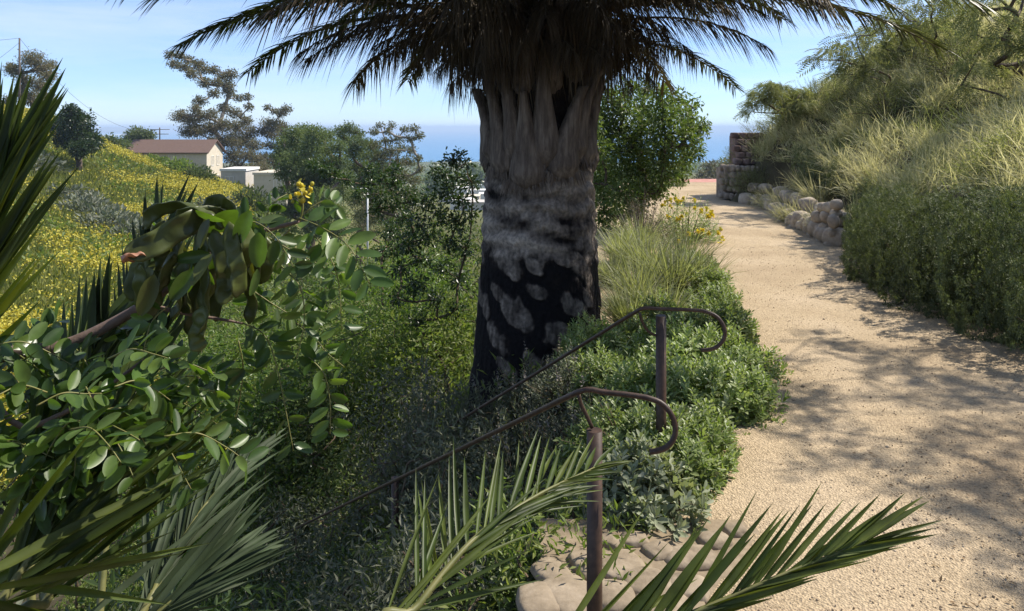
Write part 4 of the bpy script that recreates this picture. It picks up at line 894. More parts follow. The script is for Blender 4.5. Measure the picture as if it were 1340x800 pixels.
bed = [  # px, py of the foot, kind, scale, label
 (905, 672, 2, 1.0, 'grey green shrub with pale edged leaves nearest the flagstones, under the far post'), (948, 640, 0, .8, 'low leafy shrub at the path edge just past the flagstones'), (960, 600, 0, .8, 'leafy shrub poking into the path right of the hook of the far handrail'), (895, 610, 1, 1.0, 'leafy shrub around the foot of the far handrail post'),
 (835, 620, 0, .9, 'leafy shrub between the two handrail posts'), (782, 472, 0, .85, 'leafy shrub hiding the right foot of the palm trunk'), (800, 520, 1, .85, 'leafy shrub between the palm trunk and the far post'), (742, 706, 0, .8, 'leafy shrub just left of the near post beside the flagstones'), (805, 688, 1, .8, 'leafy shrub directly behind the near post'), (705, 725, 1, .8, 'leafy shrub behind the end of the centre palm frond'), (1000, 545, 0, .95, 'widest leafy shrub pushing furthest right onto the path'), (945, 550, 1, 1.05, 'leafy shrub just below the hooked end of the far rail'),
 (870, 550, 0, 1.05, 'leafy shrub behind the far handrail post'), (1003, 500, 1, 1.0, 'leafy shrub on the path edge beyond the widest one'), (935, 495, 0, 1.1, 'leafy shrub seen through the hook of the far rail'),
 (860, 500, 1, 1.0, 'leafy shrub a step right of the palm trunk, in front of the long grass'), (980, 455, 0, 1.0, 'leafy shrub at the path edge where the bed narrows'), (915, 450, 1, 1.1, 'leafy shrub in front of the long pale grass'), (845, 470, 0, .8, 'small leafy shrub wedged against the right side of the palm trunk'),
 (965, 420, 1, .95, 'dark leafy shrub by the path left of the long shadow'), (955, 390, 0, .9, 'leafy shrub right of the long pale grass'), (935, 362, 1, .9, 'leafy shrub at the path below the yellow flowers'), (918, 640, 1, .75, 'short leafy shrub right of the foot of the far post'),
 (800, 655, 1, .9, 'leafy shrub to the left of the near post, under the rails'), (810, 585, 1, .9, 'leafy shrub under the bend of the nearer rail')]
for k_, (px, py, kd, s, lab) in enumerate(bed):
    d = CZ * F / (py - HY); x_ = (px - CX) * d / F; x_ -= .22 if px > 890 else 0; s *= .84; d += .1; z = Hs(x_, d)
    bush(K_grey[0] if kd == 2 else K_bed[kd], 'leafy_shrub', lab, 'shrub', x_, d, s, k_ * 1.7, G, z=z - .02)
K_sage = [shrub_meshes('s1', 31, .4, .62, 200, 16, .055, .013, m_sage, L4, .22, .8, 1.2, 900, .5, 30, .16), shrub_meshes('s2', 32, .42, .55, 220, 16, .05, .013, m_sage, L4, .2, .8, 1.0, 900, .55, 12, .14)]
G = 'grey sage bushes around the palm foot'
for k_, (px, py, d, s, lab) in enumerate([(598, 492, 5.7, 1.0, 'grey sage bush at the left foot of the palm trunk'), (648, 478, 5.65, .95, 'grey sage bush in front of the palm trunk, left half'), (705, 466, 5.6, 1.0, 'grey sage bush with pale spikes in the middle of the palm foot'),
        (752, 500, 5.3, .9, 'grey sage bush covering the right foot of the palm trunk'), (690, 530, 5.0, 1.0, 'grey sage bush just behind the far handrail, below the trunk'), (620, 545, 5.1, 1.0, 'grey sage bush where the far rail leaves the trunk'), (775, 560, 4.7, .85, 'grey sage bush under the slope of the far rail, close to the near hook'), (730, 590, 4.4, .9, 'grey sage bush between both sloping rails'),
        (560, 505, 6.6, 1.1, 'grey sage bush on the slope left of the trunk'), (530, 470, 7.4, 1.1, 'grey sage bush below the tall leggy shrub')]):
    p = W(px, py, d); gz = Hs(p[0], p[1]); hh = .78 * s
    if p[2] - gz > 1.0: fill_bush('sage_bush', lab, 'shrub', p[0], p[1], p[2] - gz - .12, .5, m_sage, .055, .26, G, cr=.22, dens=1.7); continue
    bush(K_sage[k_ % 2], 'sage_bush', lab, 'shrub', p[0], p[1], s, k_ * 2.3, G, z=gz - .02, sz=max(.8, min(1.5, (p[2] - gz) / .62)) * s)
# dark low shrubs of the shaded slope
G = 'low shrubs of the shaded slope'
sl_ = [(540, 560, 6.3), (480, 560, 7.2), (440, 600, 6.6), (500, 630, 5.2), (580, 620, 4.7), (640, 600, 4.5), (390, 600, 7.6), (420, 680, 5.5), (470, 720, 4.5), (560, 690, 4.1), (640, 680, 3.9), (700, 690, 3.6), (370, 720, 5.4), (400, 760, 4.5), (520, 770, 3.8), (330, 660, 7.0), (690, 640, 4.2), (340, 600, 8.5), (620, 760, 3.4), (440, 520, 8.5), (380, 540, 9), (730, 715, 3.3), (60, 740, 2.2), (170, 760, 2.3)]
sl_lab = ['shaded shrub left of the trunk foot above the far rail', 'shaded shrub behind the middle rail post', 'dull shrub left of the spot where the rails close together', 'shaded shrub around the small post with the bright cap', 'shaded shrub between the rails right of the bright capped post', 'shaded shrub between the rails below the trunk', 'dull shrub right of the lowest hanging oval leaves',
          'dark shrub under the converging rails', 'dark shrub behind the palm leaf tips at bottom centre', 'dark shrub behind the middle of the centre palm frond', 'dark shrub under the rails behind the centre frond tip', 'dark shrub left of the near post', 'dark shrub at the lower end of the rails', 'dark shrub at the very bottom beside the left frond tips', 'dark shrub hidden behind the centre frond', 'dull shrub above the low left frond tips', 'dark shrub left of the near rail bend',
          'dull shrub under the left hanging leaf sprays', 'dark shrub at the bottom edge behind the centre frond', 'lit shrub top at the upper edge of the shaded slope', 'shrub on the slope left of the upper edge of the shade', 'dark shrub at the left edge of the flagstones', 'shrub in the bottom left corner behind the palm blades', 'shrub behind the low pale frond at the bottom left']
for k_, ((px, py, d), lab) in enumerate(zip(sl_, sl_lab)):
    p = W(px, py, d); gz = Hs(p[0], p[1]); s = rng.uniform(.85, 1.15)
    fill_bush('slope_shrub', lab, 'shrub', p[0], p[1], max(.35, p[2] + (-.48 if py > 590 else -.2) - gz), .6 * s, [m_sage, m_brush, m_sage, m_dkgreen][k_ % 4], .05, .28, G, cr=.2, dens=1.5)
# taller sunlit brush behind, down the slope
G = 'sunlit brush down the slope'
for k_, (px, ptop, d, r, lab) in enumerate([(480, 420, 9.5, 1.0, 'bright green bush at the left of the leggy shrub stems'), (555, 350, 11, 1.2, 'bright green bush directly left of the palm trunk'), (605, 300, 13, 1.3, 'light green bush touching the left edge of the palm trunk'), (430, 420, 12, 1.2, 'green bush behind the lowest hanging oval leaves'),
        (350, 430, 11, 1.2, 'green bush seen between the two hanging leaf sprays'), (290, 450, 10, 1.1, 'green bush behind the left spray under the pods'), (395, 500, 8.5, .9, 'small bright bush above the shaded slope'), (500, 335, 15, 1.5, 'yellow green bush in the dip right of the oval leaves'), (545, 420, 9.3, .9, 'green bush at the left foot of the palm behind the sage'),
        (250, 400, 14, 1.4, 'green bush left of the pods in the valley'), (200, 430, 13, 1.2, 'green bush behind the blue green blades'), (590, 400, 9.8, .9, 'green bush against the lower left of the palm trunk'), (100, 420, 15, 1.4, 'green bush beyond the big left blades'), (450, 335, 20, 1.7, 'green bush below the grey shed roof'), (385, 350, 22, 1.8, 'olive bush in the valley behind the spray of oval leaves'), (560, 300, 20, 1.6, 'green bush below the dark leggy shrub top'), (300, 380, 24, 1.8, 'olive bush low on the valley side'), (520, 395, 10.5, 1.1, 'leafy green bush among the leggy shrub stems'), (470, 370, 13.5, 1.4, 'light green bush below the dark open shrub'), (580, 360, 14.5, 1.2, 'light green bush just behind the leggy shrub'), (420, 455, 9.2, 1.0, 'green bush at the upper edge of the shaded slope'), (330, 490, 8.5, .9, 'green bush between the hanging spray and the slope')]):
    p = W(px, ptop, d); gz = Hs(p[0], p[1]); h = p[2] - gz
    fill_bush('slope_bush', lab, 'bush', p[0], p[1], max(h, .6), r, [m_brush, m_green, m_oak, m_brush][k_ % 4], .07 if d < 12 else .1, .4, G, cr=.3 + .012 * d)
# undergrowth over the soil of the slope
mb = MB(); n_ = 36000; x = rng.uniform(-9, .6, n_); y = rng.uniform(1.2, 24, n_); kp = (x < np.minimum(xe(y), np.where(y < 3.9, -.75, 9)) - .05) & (np.abs(x / y) < .95); x, y = x[kp], y[kp]; n_ = len(x); z = H(x, y)
for k_ in range(3):
    scatter(mb, L4, np.c_[x, y, z] + rng.normal(size=(n_, 3)) * [.1, .1, .02] + [0, 0, .05], rng.normal(size=(n_, 3)) + [0, 0, .8], rng.normal(size=(n_, 3)) + [0, 0, .5], rng.uniform(.08, .22, n_) * np.clip(y / 9, .3, 1), rng.uniform(.02, .05, n_) * np.clip(y / 9, .35, 1), 0, False)
tag(mb.build('undergrowth', m_brush), kind='stuff')

# tall leggy shrub left of the trunk
b_ = np.array([-.75, 9.2, Hs(-.75, 9.2)])
tree('leggy_shrub', 'tall leggy dark leaved shrub with bare crooked stems left of the palm', b_,
     sil([(600, 205, 9), (590, 212, 11), (610, 214, 8), (575, 228, 13), (600, 232, 14), (617, 238, 10), (585, 250, 15), (605, 262, 14), (560, 262, 12), (575, 282, 15), (600, 290, 14), (617, 280, 9), (545, 290, 12), (560, 308, 14), (590, 318, 14), (535, 320, 12), (610, 325, 11), (552, 340, 13), (580, 350, 14), (525, 350, 11), (600, 365, 12), (545, 372, 13), (570, 392, 13), (520, 390, 11), (596, 405, 12), (545, 420, 12)], 9.3, .45, 1.0),
     .022, m_dkgreen, .05, 60, m_dkgreen, m_twig, cat='shrub', asp=.42, T=L8, wob=.05, squash=.9, rmin=.004, sides=5)
b_ = np.array([-2.0, 11.8, Hs(-2.0, 11.8)])
tree('leggy_shrub', 'dark open shrub reaching left with pale bare twigs above the valley', b_,
     sil([(500, 232, 10), (482, 240, 11), (515, 240, 11), (530, 250, 10), (470, 252, 9), (500, 255, 12), (520, 268, 12), (545, 262, 9), (485, 222, 8), (515, 222, 8), (495, 275, 11), (530, 285, 11), (510, 300, 12), (540, 305, 10), (520, 325, 12), (500, 330, 10), (455, 235, 8), (440, 228, 7), (425, 222, 8), (410, 215, 8)], 11.8, .6, 1.0),
     .024, m_dkgreen, .06, 50, m_dkgreen, m_twig, cat='shrub', asp=.4, T=L8, wob=.05, squash=.8, rmin=.004, sides=5)
# dense round bush-tree right of the trunk
b_ = np.array([2.15, 13.0, Hs(2.15, 13.0) - .05])
cl = sil([(800, 128, 14), (822, 118, 13), (845, 116, 14), (868, 120, 14), (888, 130, 13), (790, 150, 17), (815, 145, 20), (842, 142, 20), (868, 145, 20), (892, 152, 17), (908, 165, 13), (920, 168, 9), (905, 140, 10), (912, 200, 9), (785, 175, 18), (810, 172, 22), (840, 170, 24), (870, 172, 23), (896, 178, 17), (910, 190, 10), (784, 200, 18), (808, 200, 22), (838, 200, 24), (868, 200, 23), (894, 205, 16), (786, 228, 18), (812, 228, 22), (842, 228, 22), (868, 228, 18), (888, 228, 12), (790, 255, 18), (815, 255, 20), (842, 252, 18), (862, 250, 12), (792, 280, 16), (812, 278, 15), (832, 272, 12), (795, 303, 13), (805, 318, 9), (786, 322, 10), (775, 240, 16), (770, 200, 16), (768, 165, 16)], 12.9, .75)
tree('round_tree', 'dense bright green round leafy tree right behind the palm trunk', b_, cl, .09, .055, .075, 150, m_round, m_bark, asp=.42, T=L4, wob=.08, squash=.95, rmin=.006)

# long grass, sage and yellow flowers at the far end of the bed
def grass_mesh(seed, n, L, w, lm, spread=.6, droop=.35, R=.12, heads=0):
    r_ = np.random.default_rng(seed); a = r_.random(n) * 6.283; rr = R * np.sqrt(r_.random(n)); P = np.c_[rr * np.cos(a), rr * np.sin(a), np.zeros(n)]
    o = np.c_[np.cos(a), np.sin(a), np.zeros(n)]; D = nrmz(o * (spread * r_.random((n, 1)) ** .7) + r_.normal(size=(n, 3)) * .15 + [0, 0, 1.]); mb = MB()
    blades(mb, P, D, o + r_.normal(size=(n, 3)) * .4, L * r_.uniform(.5, 1.1, n), w * r_.uniform(.7, 1.2, n), 5, droop * r_.uniform(.3, 1.6, n), .2); return mb.mesh('grass_clump', lm)
GM = [grass_mesh(61, 520, .95, .011, m_grassl, .75, .45), grass_mesh(62, 480, .85, .010, m_grassl, .8, .5)]
for k_, (px, py, s, lab) in enumerate([(815, 345, .9, 'grass clump at the sandy gap right of the trunk'), (800, 372, .8, 'grass clump hugging the right edge of the trunk'), (838, 330, .9, 'grass clump below the brownish purple sage'), (835, 395, 1.0, 'pale long grass clump nearest the right side of the palm trunk'), (880, 385, 1.0, 'pale arching grass clump in the middle of the bed'), (915, 380, .9, 'long grass clump at the path side of the bed'), (850, 365, 1.0, 'long grass clump behind the one by the trunk'), (895, 352, 1.0, 'long grass clump below the yellow flower bush'), (825, 430, .8, 'short pale grass clump low against the palm trunk'), (868, 425, .85, 'short pale grass clump above the far handrail')]):
    d = CZ * F / (py - HY); x_ = (px - CX) * d / F; o_ = bpy.data.objects.new('grass_clump', GM[k_ % 2]); COL.objects.link(o_); o_.location = (x_, d, Hs(x_, d) - .02); o_.scale = (s, s, s); o_.rotation_euler = (0, 0, k_ * 1.9)
    tag(o_, lab, 'grass', 'long grass clumps in the bed')
K_yel = shrub_meshes('y1', 63, .62, .62, 330, 13, .055, .014, m_bed, L4, .16, .9, .7, 1200, .4)
d = 12.2; yb = bush(K_yel, 'flowering_bush', 'bush with yellow flowers at the far end of the bed beside the path', 'bush', 2.72, d, 1.0, .4, None)
n_ = 34; v = nrmz(rng.normal(size=(n_, 3)) + [0.3, -.5, .5]); v[:, 2] = np.abs(v[:, 2]); p = v * [.62, .62, .66]
for k_ in range(n_):
    mb = MB(); scatter(mb, L4, np.repeat(p[k_:k_ + 1], 14, 0) + rng.normal(size=(14, 3)) * .003, rng.normal(size=(14, 3)) + v[k_], rng.normal(size=(14, 3)) + v[k_], .055, .04); fo = bpy.data.objects.new('flower', mb.mesh('flower', m_yellow)); COL.objects.link(fo); fo.parent = yb
bush(shrub_meshes('p1', 64, .5, .85, 240, 14, .04, .01, m_sageflower, L4, .3, .7, 1.3, 900, .4), 'purple_sage', 'brownish purple sage bush left of the yellow flowers', 'bush', 1.98, 11.6, 1.0, 0, None)
bush(K_yel, 'low_bush', 'small green bush at the overlook edge by the path end', 'bush', 4.95, 23.5, .75, 1, None)
bush(K_yel, 'low_bush', 'low green bush left of the path end below the round tree', 'bush', 4.1, 22.5, .9, 2, None)

# ------------------------------------------------------------------ right bank
# stone walls at the bend
rw = thing('rubble_wall', 'low dry stone rubble wall at the bend of the path', 'wall', (5.7, 19.0, 0))
k_ = 0
for row in range(5):
    for c in range(9):
        px = 946 + c * 6.6 + 3 * (row % 2) + rng.uniform(-1, 1); f = c / 8; d = 18.9 - .5 * f + .25 * (c < 2) * (2 - c) * .3
        p = W(px, 0, d + .05 * row); mb = MB(); rock(mb, (p[0], p[1] + .06, .10 + row * .17), (.07 + rng.uniform(-.015, .045), .13, .07 + rng.uniform(0, .035)), 200 + k_, .28, T=ICO3, rz=rng.uniform(-.5, .5), boxy=.3); k_ += 1
        mb.build('stone', m_rubble, rw)
mb = MB(); box(mb, (5.32, 19.08, -.2), (6.35, 19.9, .78)); mb.build('wall_core', m_rubble, rw)
bw = thing('block_wall', 'dark reddish split block retaining wall above the rubble wall', 'wall', (6.3, 19.8, .7))
m_block, n, l, b = M('reddish_block')
t = n.new('ShaderNodeTexCoord'); br = n.new('ShaderNodeTexNoise'); br.inputs['Scale'].default_value = 5; br.inputs['Detail'].default_value = 6; l.new(t.outputs['Object'], br.inputs['Vector'])
g_ = n.new('ShaderNodeNewGeometry'); r_ = ramp(n, [(0, (.12, .075, .065)), (1, (.22, .15, .13))]); l.new(g_.outputs['Random Per Island'], r_.inputs['Fac']); r2_ = ramp(n, [(.3, (.6, .6, .6)), (.7, (1.25, 1.25, 1.25))]); l.new(br.outputs['Fac'], r2_.inputs['Fac'])
mu = n.new('ShaderNodeMix'); mu.data_type = 'RGBA'; mu.blend_type = 'MULTIPLY'; mu.inputs[0].default_value = 1; l.new(r_.outputs[0], mu.inputs[6]); l.new(r2_.outputs[0], mu.inputs[7]); l.new(mu.outputs[2], b.inputs['Base Color']); b.inputs['Roughness'].default_value = .95
mb = MB()
for row in range(5):
    for c in range(4):
        a = -.25 + c * .28 + .14 * (row % 2); x_ = 5.78 + .2 * c + .1 * (row % 2) ; y_ = 19.6 + .9 * (1 - cos(a * .6)) * -1 + .06 * row
        rock(mb, (x_, y_ - .15 * (c > 3) * (c - 3) * .3, .93 + row * .165), (.096, .14, .08), 300 + row * 9 + c, .05, T=ICO3, boxy=.85)
mb.build('block_courses', m_block, bw)
mb = MB(); box(mb, (5.86, 19.74, .4), (6.6, 20.6, 1.58)); mb.build('wall_core', m_block, bw)
# boulders holding the bank
bo = [(1033, 300, 17), (1041, 306, 15), (1050, 302, 16), (1058, 310, 16), (1066, 316, 16), (1074, 312, 17), (1060, 296, 14), (1052, 292, 12), (1080, 300, 18), (1088, 318, 17), (1096, 322, 14), (1090, 300, 15), (1082, 284, 14), (1092, 284, 14), (1101, 290, 14), (1096, 272, 14), (1105, 268, 13), (1104, 280, 11), (1072, 296, 14), (1100, 306, 12), (1088, 272, 12), (1068, 286, 11), (1044, 290, 12), (1012, 286, 12), (1020, 290, 12)]
bwl = thing('boulder_wall', 'wall of rounded tan boulders holding the grassy bank beside the path', 'wall', (5.0, 12.5, 0))
for k_, (px, py, s) in enumerate(bo):
    d = np.interp(px, [1010, 1035, 1100, 1110], [16.6, 14.5, 11.6, 11.4]) + rng.uniform(-.1, .1) + .1 * (300 - py) / 20; p = W(px - 10, py, d); r_ = s * d / F * .6
    mb = MB(); rock(mb, p, (r_ * rng.uniform(.9, 1.2), r_ * rng.uniform(.9, 1.2), r_ * rng.uniform(.8, 1.15)), 400 + k_, .16, T=ICO3, rz=rng.uniform(0, 3)); mb.build('boulder', m_stone, bwl)

for k_, yy in enumerate(np.arange(11.7, 18.2, .33)):
    for row in (0, 1):
        if row and k_ % 3 == 2: continue
        r_ = rng.uniform(.13, .2) * (1 - .15 * row); mb = MB(); rock(mb, (xr(yy) + .06 + .2 * row + rng.uniform(-.04, .04), yy + .16 * row, .1 + .27 * row), (r_, r_ * rng.uniform(.8, 1.2), r_ * rng.uniform(.75, 1.1)), 600 + k_ * 2 + row, .2, T=ICO3, rz=rng.uniform(0, 3)); mb.build('boulder', m_stone, bwl)
# trailing rosemary mounds along the path
K_ro = [shrub_meshes('h%d' % q_, 70 + q_, .8, .92, 2700, 11, .038, .015, m_rose, L4, .045, 1.5, -.05, 7000, .55, jr=(.94, 1.04), nst=14, boxy=3.2) for q_ in (1, 2)]
G = 'trailing rosemary mounds along the path'
for k_, (x_, y_, s, sz, lab) in enumerate([(5.75, 10.6, .55, .95, 'rosemary mound right next to the boulders'), (5.4, 9.85, .62, 1.05, 'second rosemary mound after the boulders, rounded top'), (5.05, 9.0, .66, 1.12, 'third rosemary mound from the boulders'), (4.98, 8.25, .66, 1.2, 'rosemary mound bulging into the path at the middle of the row'), (4.95, 7.5, .68, 1.25, 'tall dark rosemary mound right of the bulging one'), (5.0, 6.8, .7, 1.3, 'rosemary mound where the hedge meets the right edge of the photo'), (5.1, 6.0, .75, 1.35, 'rosemary mound cut by the right edge of the photo'), (5.2, 5.1, .8, 1.35,
        'nearest rosemary mound, mostly beyond the right edge'),
        (5.9, 9.0, .9, .7, 'back rosemary mound below the straw coloured grass'), (5.9, 7.7, .9, .75, 'back rosemary mound in the right corner under the tree'), (6.1, 10.6, .8, .6, 'back rosemary mound behind the boulders'), (6.35, 14.2, .55, .8, 'small rosemary mound hanging over the first boulders'), (6.5, 15.6, .7, 1.0, 'rosemary mound between the rubble wall and the boulders'), (6.1, 12.6, .5, .6, 'rosemary tuft hanging over the middle boulders')]):
    x_ -= .55 if y_ < 11 else .1
    bush(K_ro[k_ % 2], 'rosemary_mound', lab, 'shrub', x_, y_, s, k_ * 2.2, G, z=Hs(x_, y_) * .72 - .03, sz=sz * .88)

# feather grass covering the bank
def bank_pts(n):
    y = rng.uniform(5.5, 23.5, n); lo = np.where(y < 10.8, 1.45, np.where(y < 16, .95, 1.0)); r = lo + (7.5 - lo) * rng.random(n); return xr(y) + r, y, r
n_ = 2300; x, y, r = bank_pts(n_); z = H(x, y); f = fbm(np.c_[x, y, 0 * x] * .5, 3)
mb = MB()
for which, lm_i, nb_, L, w in [((f > .34), 0, 60, .62, .006), ((f <= .50), 1, 22, .42, .009)]:
    P = np.c_[x, y, z][which]; m_ = len(P); PP = np.repeat(P, nb_, 0) + rng.normal(size=(m_ * nb_, 3)) * [.13, .13, .0]; lean = np.repeat(nrmz(rng.normal(size=(m_, 3)) * [1, 1, 0] + [-.55, -.5, 0]), nb_, 0)
    D = nrmz(lean * .5 + rng.normal(size=PP.shape) * .33 + [0, 0, 1.0]); sz = L * rng.uniform(.55, 1.25, len(PP))
    blades(mb, PP - [0, 0, .05], D, rng.normal(size=PP.shape) + [0, -1, .2], sz, w * (1 + .04 * PP[:, 1]) * rng.uniform(.7, 1.3, len(PP)), 3, rng.uniform(.1, .7, len(PP)), None, lm_i, wprof=(lambda t: .5 + .5 * np.exp(-((t - .75) / .2) ** 2) * (1 if lm_i == 0 else 0) - .45 * t ** 6))
tag(mb.build('bank_grass', [m_straw, m_bankgreen]), kind='stuff')
FG = [grass_mesh(81, 520, .8, .008, m_straw, .8, .55, .16), grass_mesh(82, 480, .75, .008, m_straw, .9, .6, .16)]
for k_, (px, py, d, s, lab) in enumerate([(1035, 240, 14.6, 1.1, 'bright feather grass clump above the first boulders'), (1060, 232, 14, 1.2, 'bright feather grass clump at the top of the boulder wall'), (1085, 240, 12.8, 1.1, 'feather grass clump over the tallest boulders'), (1010, 222, 17, 1.1, 'feather grass clump near the block wall'), (1120, 245, 12, 1.1, 'feather grass clump above the first rosemary mound'), (1185, 240, 10.6, 1.0, 'feather grass clump leaning over the rosemary'), (1140, 190, 13.5, 1.2, 'brightest feather grass clump halfway up the bank'), (1100, 180, 15, 1.2, 'feather grass clump on the upper left bank'), (1030, 215, 16.2, 1.2, 'feather grass clump between the block wall and the boulder grasses'), (1055, 200, 15.8, 1.2, 'feather grass clump high above the first boulders'), (1075, 215, 14.5, 1.2, 'feather grass clump above the middle of the boulder wall')]):
    p = W(px, py, d); o_ = bpy.data.objects.new('feather_grass_clump', FG[k_ % 2]); COL.objects.link(o_); o_.location = (p[0], d, Hs(p[0], d) - .03); o_.scale = (s, s, s); o_.rotation_euler = (0, 0, k_ * 1.7); tag(o_, lab, 'grass', 'feather grass clumps on the bank')
K_bk = [shrub_meshes('k1', 91, .7, .7, 420, 13, .05, .016, m_bankbrush, L4, .2, .9, .6, 1600, .6), shrub_meshes('k2', 92, .7, .7, 420, 13, .045, .012, m_bankbrush, L4, .2, .9, .7, 1600, .6)]
G = 'brush on the grassy bank'
for k_, (px, d, s, lab) in enumerate([(988, 20.4, 1.1, 'brush spilling over the top of the block wall'), (1010, 19.6, 1.15, 'dark brush right of the block wall'), (985, 18.35, .8, 'low brush over the right end of the rubble wall'), (1005, 17.5, .8, 'low brush between the rubble wall and the boulders'), (1042, 19.5, 1.15, 'brown green brush at the crest right of the block wall'), (1075, 19, 1.0, 'brush under the weeping sprays on the crest'), (1110, 17.8, 1.0, 'green brush at the foot of the left feathery tree'), (1165, 15.5, 1.2, 'brush in the shade under the large feathery tree'), (1330, 9.4, .9, 'shaded brush at the right edge above the rosemary'), (1265, 15, 1.4, 'brush below the high branches on the right'), (1200, 18, 1.5, 'brush on the crest behind the feathery trees')]):
    x_ = (px - CX) * d / F; bush(K_bk[k_ % 2], 'bank_brush', lab, 'bush', x_, d, s, k_ * 2.7, G, z=Hs(x_, d) - .05)

# ------------------------------------------------------------------ feathery trees on the bank
SPR = None
def spray_template(n_=7):
    V = []; Fq = []
    for s in range(n_):
        y = (s + .4) / n_
        for sd in (-1, 1):
            b0 = len(V); L = .34 * (1 - .35 * y)
            V += [(0, y, -.25 * y * y), (sd * L * .55, y + .10, .03 - .3 * y * y), (sd * L, y + .2, -.34 * y * y), (sd * L * .45, y + .17, -.3 * y * y)]; Fq.append((b0, b0 + 1, b0 + 2, b0 + 3))
    return np.array(V, float), [np.array(Fq)]
SPR = spray_template()
def feathery(name, label, base, clumps, r0, size, per, cat='tree', lm=None, trunk_top=None, rmin=.008):
    base = np.asarray(base, float); t_ = thing(name, label, cat, base)
    mb = MB(); skeleton(mb, base - [0, 0, .2], clumps, r0, trunk_top, .14, 7, rmin); mb.build('trunk', m_bark, t_)
    mb = MB(); med = np.median([c[3] for c in clumps])
    for c in clumps:
        n_ = int(per * (c[3] / med) ** 2) + 6; v = nrmz(rng.normal(size=(n_, 3))); p = np.array(c[:3]) + v * (rng.random((n_, 1)) ** .5) * c[3] * [1, 1, .7]
        tw = nrmz(np.array(c[:3]) - base) * [1, 1, 0]; d_ = nrmz(v * [1, 1, .3] + tw * .8 + [0, 0, -.55] + rng.normal(size=(n_, 3)) * .35)
        s = size * rng.uniform(.6, 1.4, n_); scatter(mb, SPR, p, d_, rng.normal(size=(n_, 3)) * .6 + [0, 0, 1], s, s, 0, False)
    mb.build('crown', lm or m_pepper, t_); return t_
b_ = np.array([6.5, 18.6, Hs(6.5, 18.6)])
feathery('weeping_tree', 'small weeping tree with thin feathery sprays above the block wall', b_, sil([(985, 135, 6), (992, 122, 7), (1002, 112, 7), (1014, 110, 7), (1024, 114, 7), (1036, 120, 8), (1048, 122, 8), (1012, 122, 7), (1000, 132, 7), (1022, 132, 8), (1042, 136, 9), (1056, 134, 8), (978, 146, 4), (1030, 148, 9)], 18.6, .6), .04, .24, 34)
b_ = np.array([8.0, 16.4, Hs(8.0, 16.4)])
feathery('feathery_tree', 'spreading feathery tree at the top of the bank, left of the dark trunk', b_, sil([(1082, 66, 12), (1070, 78, 7), (1100, 58, 15), (1122, 48, 16), (1145, 40, 17), (1104, 80, 15), (1128, 72, 18), (1152, 64, 19), (1175, 46, 18), (1118, 98, 15), (1145, 92, 17), (1172, 84, 19), (1195, 66, 19), (1160, 22, 15), (1180, 14, 17), (1205, 30, 19), (1225, 50, 18), (1200, 96, 15), (1222, 84, 17), (1240, 22, 18), (1215, 4, 17), (1250, 66, 16), (1090, 98, 8), (1250, 0, 18), (1190, -12, 16)], 16.2, 1.3), .045, .26, 36)
b_ = np.array([8.9, 13.4, Hs(8.9, 13.4)])
feathery('feathery_tree', 'large feathery tree with a dark bare trunk at the upper right edge', b_, sil([(1270, 40, 20), (1290, 20, 22), (1310, 50, 20), (1330, 24, 22), (1345, 60, 22), (1275, 84, 17), (1300, 84, 18), (1330, 96, 17), (1262, 8, 20), (1300, -12, 22), (1340, -16, 24), (1262, 112, 12), (1290, 122, 13), (1320, 132, 14), (1345, 120, 16), (1270, -30, 22), (1320, -50, 24)], 13.0, 1.0) +
         [(9.0, 11.6, 4.4, .6), (9.6, 12.6, 4.9, .6), (8.3, 12.0, 4.9, .5), (10, 11.5, 4.6, .6)], .06, .24, 38, trunk_top=(8.75, 13.1, 2.9))
# tree standing on the bank beyond the right edge; its thin crown throws the dappled shade on the path
b_ = np.array([9.2, 5.9, Hs(9.2, 5.9)])
cl = []
for k_ in range(78):
    a = rng.uniform(0, 2 * pi); r_ = 2.3 * math.sqrt(rng.random()); cl.append((6.9 + .78 * r_ * cos(a), 5.5 + 1.1 * r_ * sin(a), 4.5 + .9 * (1 - (r_ / 2.3) ** 2) + rng.uniform(-.35, .35), rng.uniform(.16, .32)))
feathery('feathery_tree', 'thin crowned feathery tree beyond the right edge shading the path', b_, cl, .034, .17, 34, trunk_top=(8.6, 5.8, 4.1))
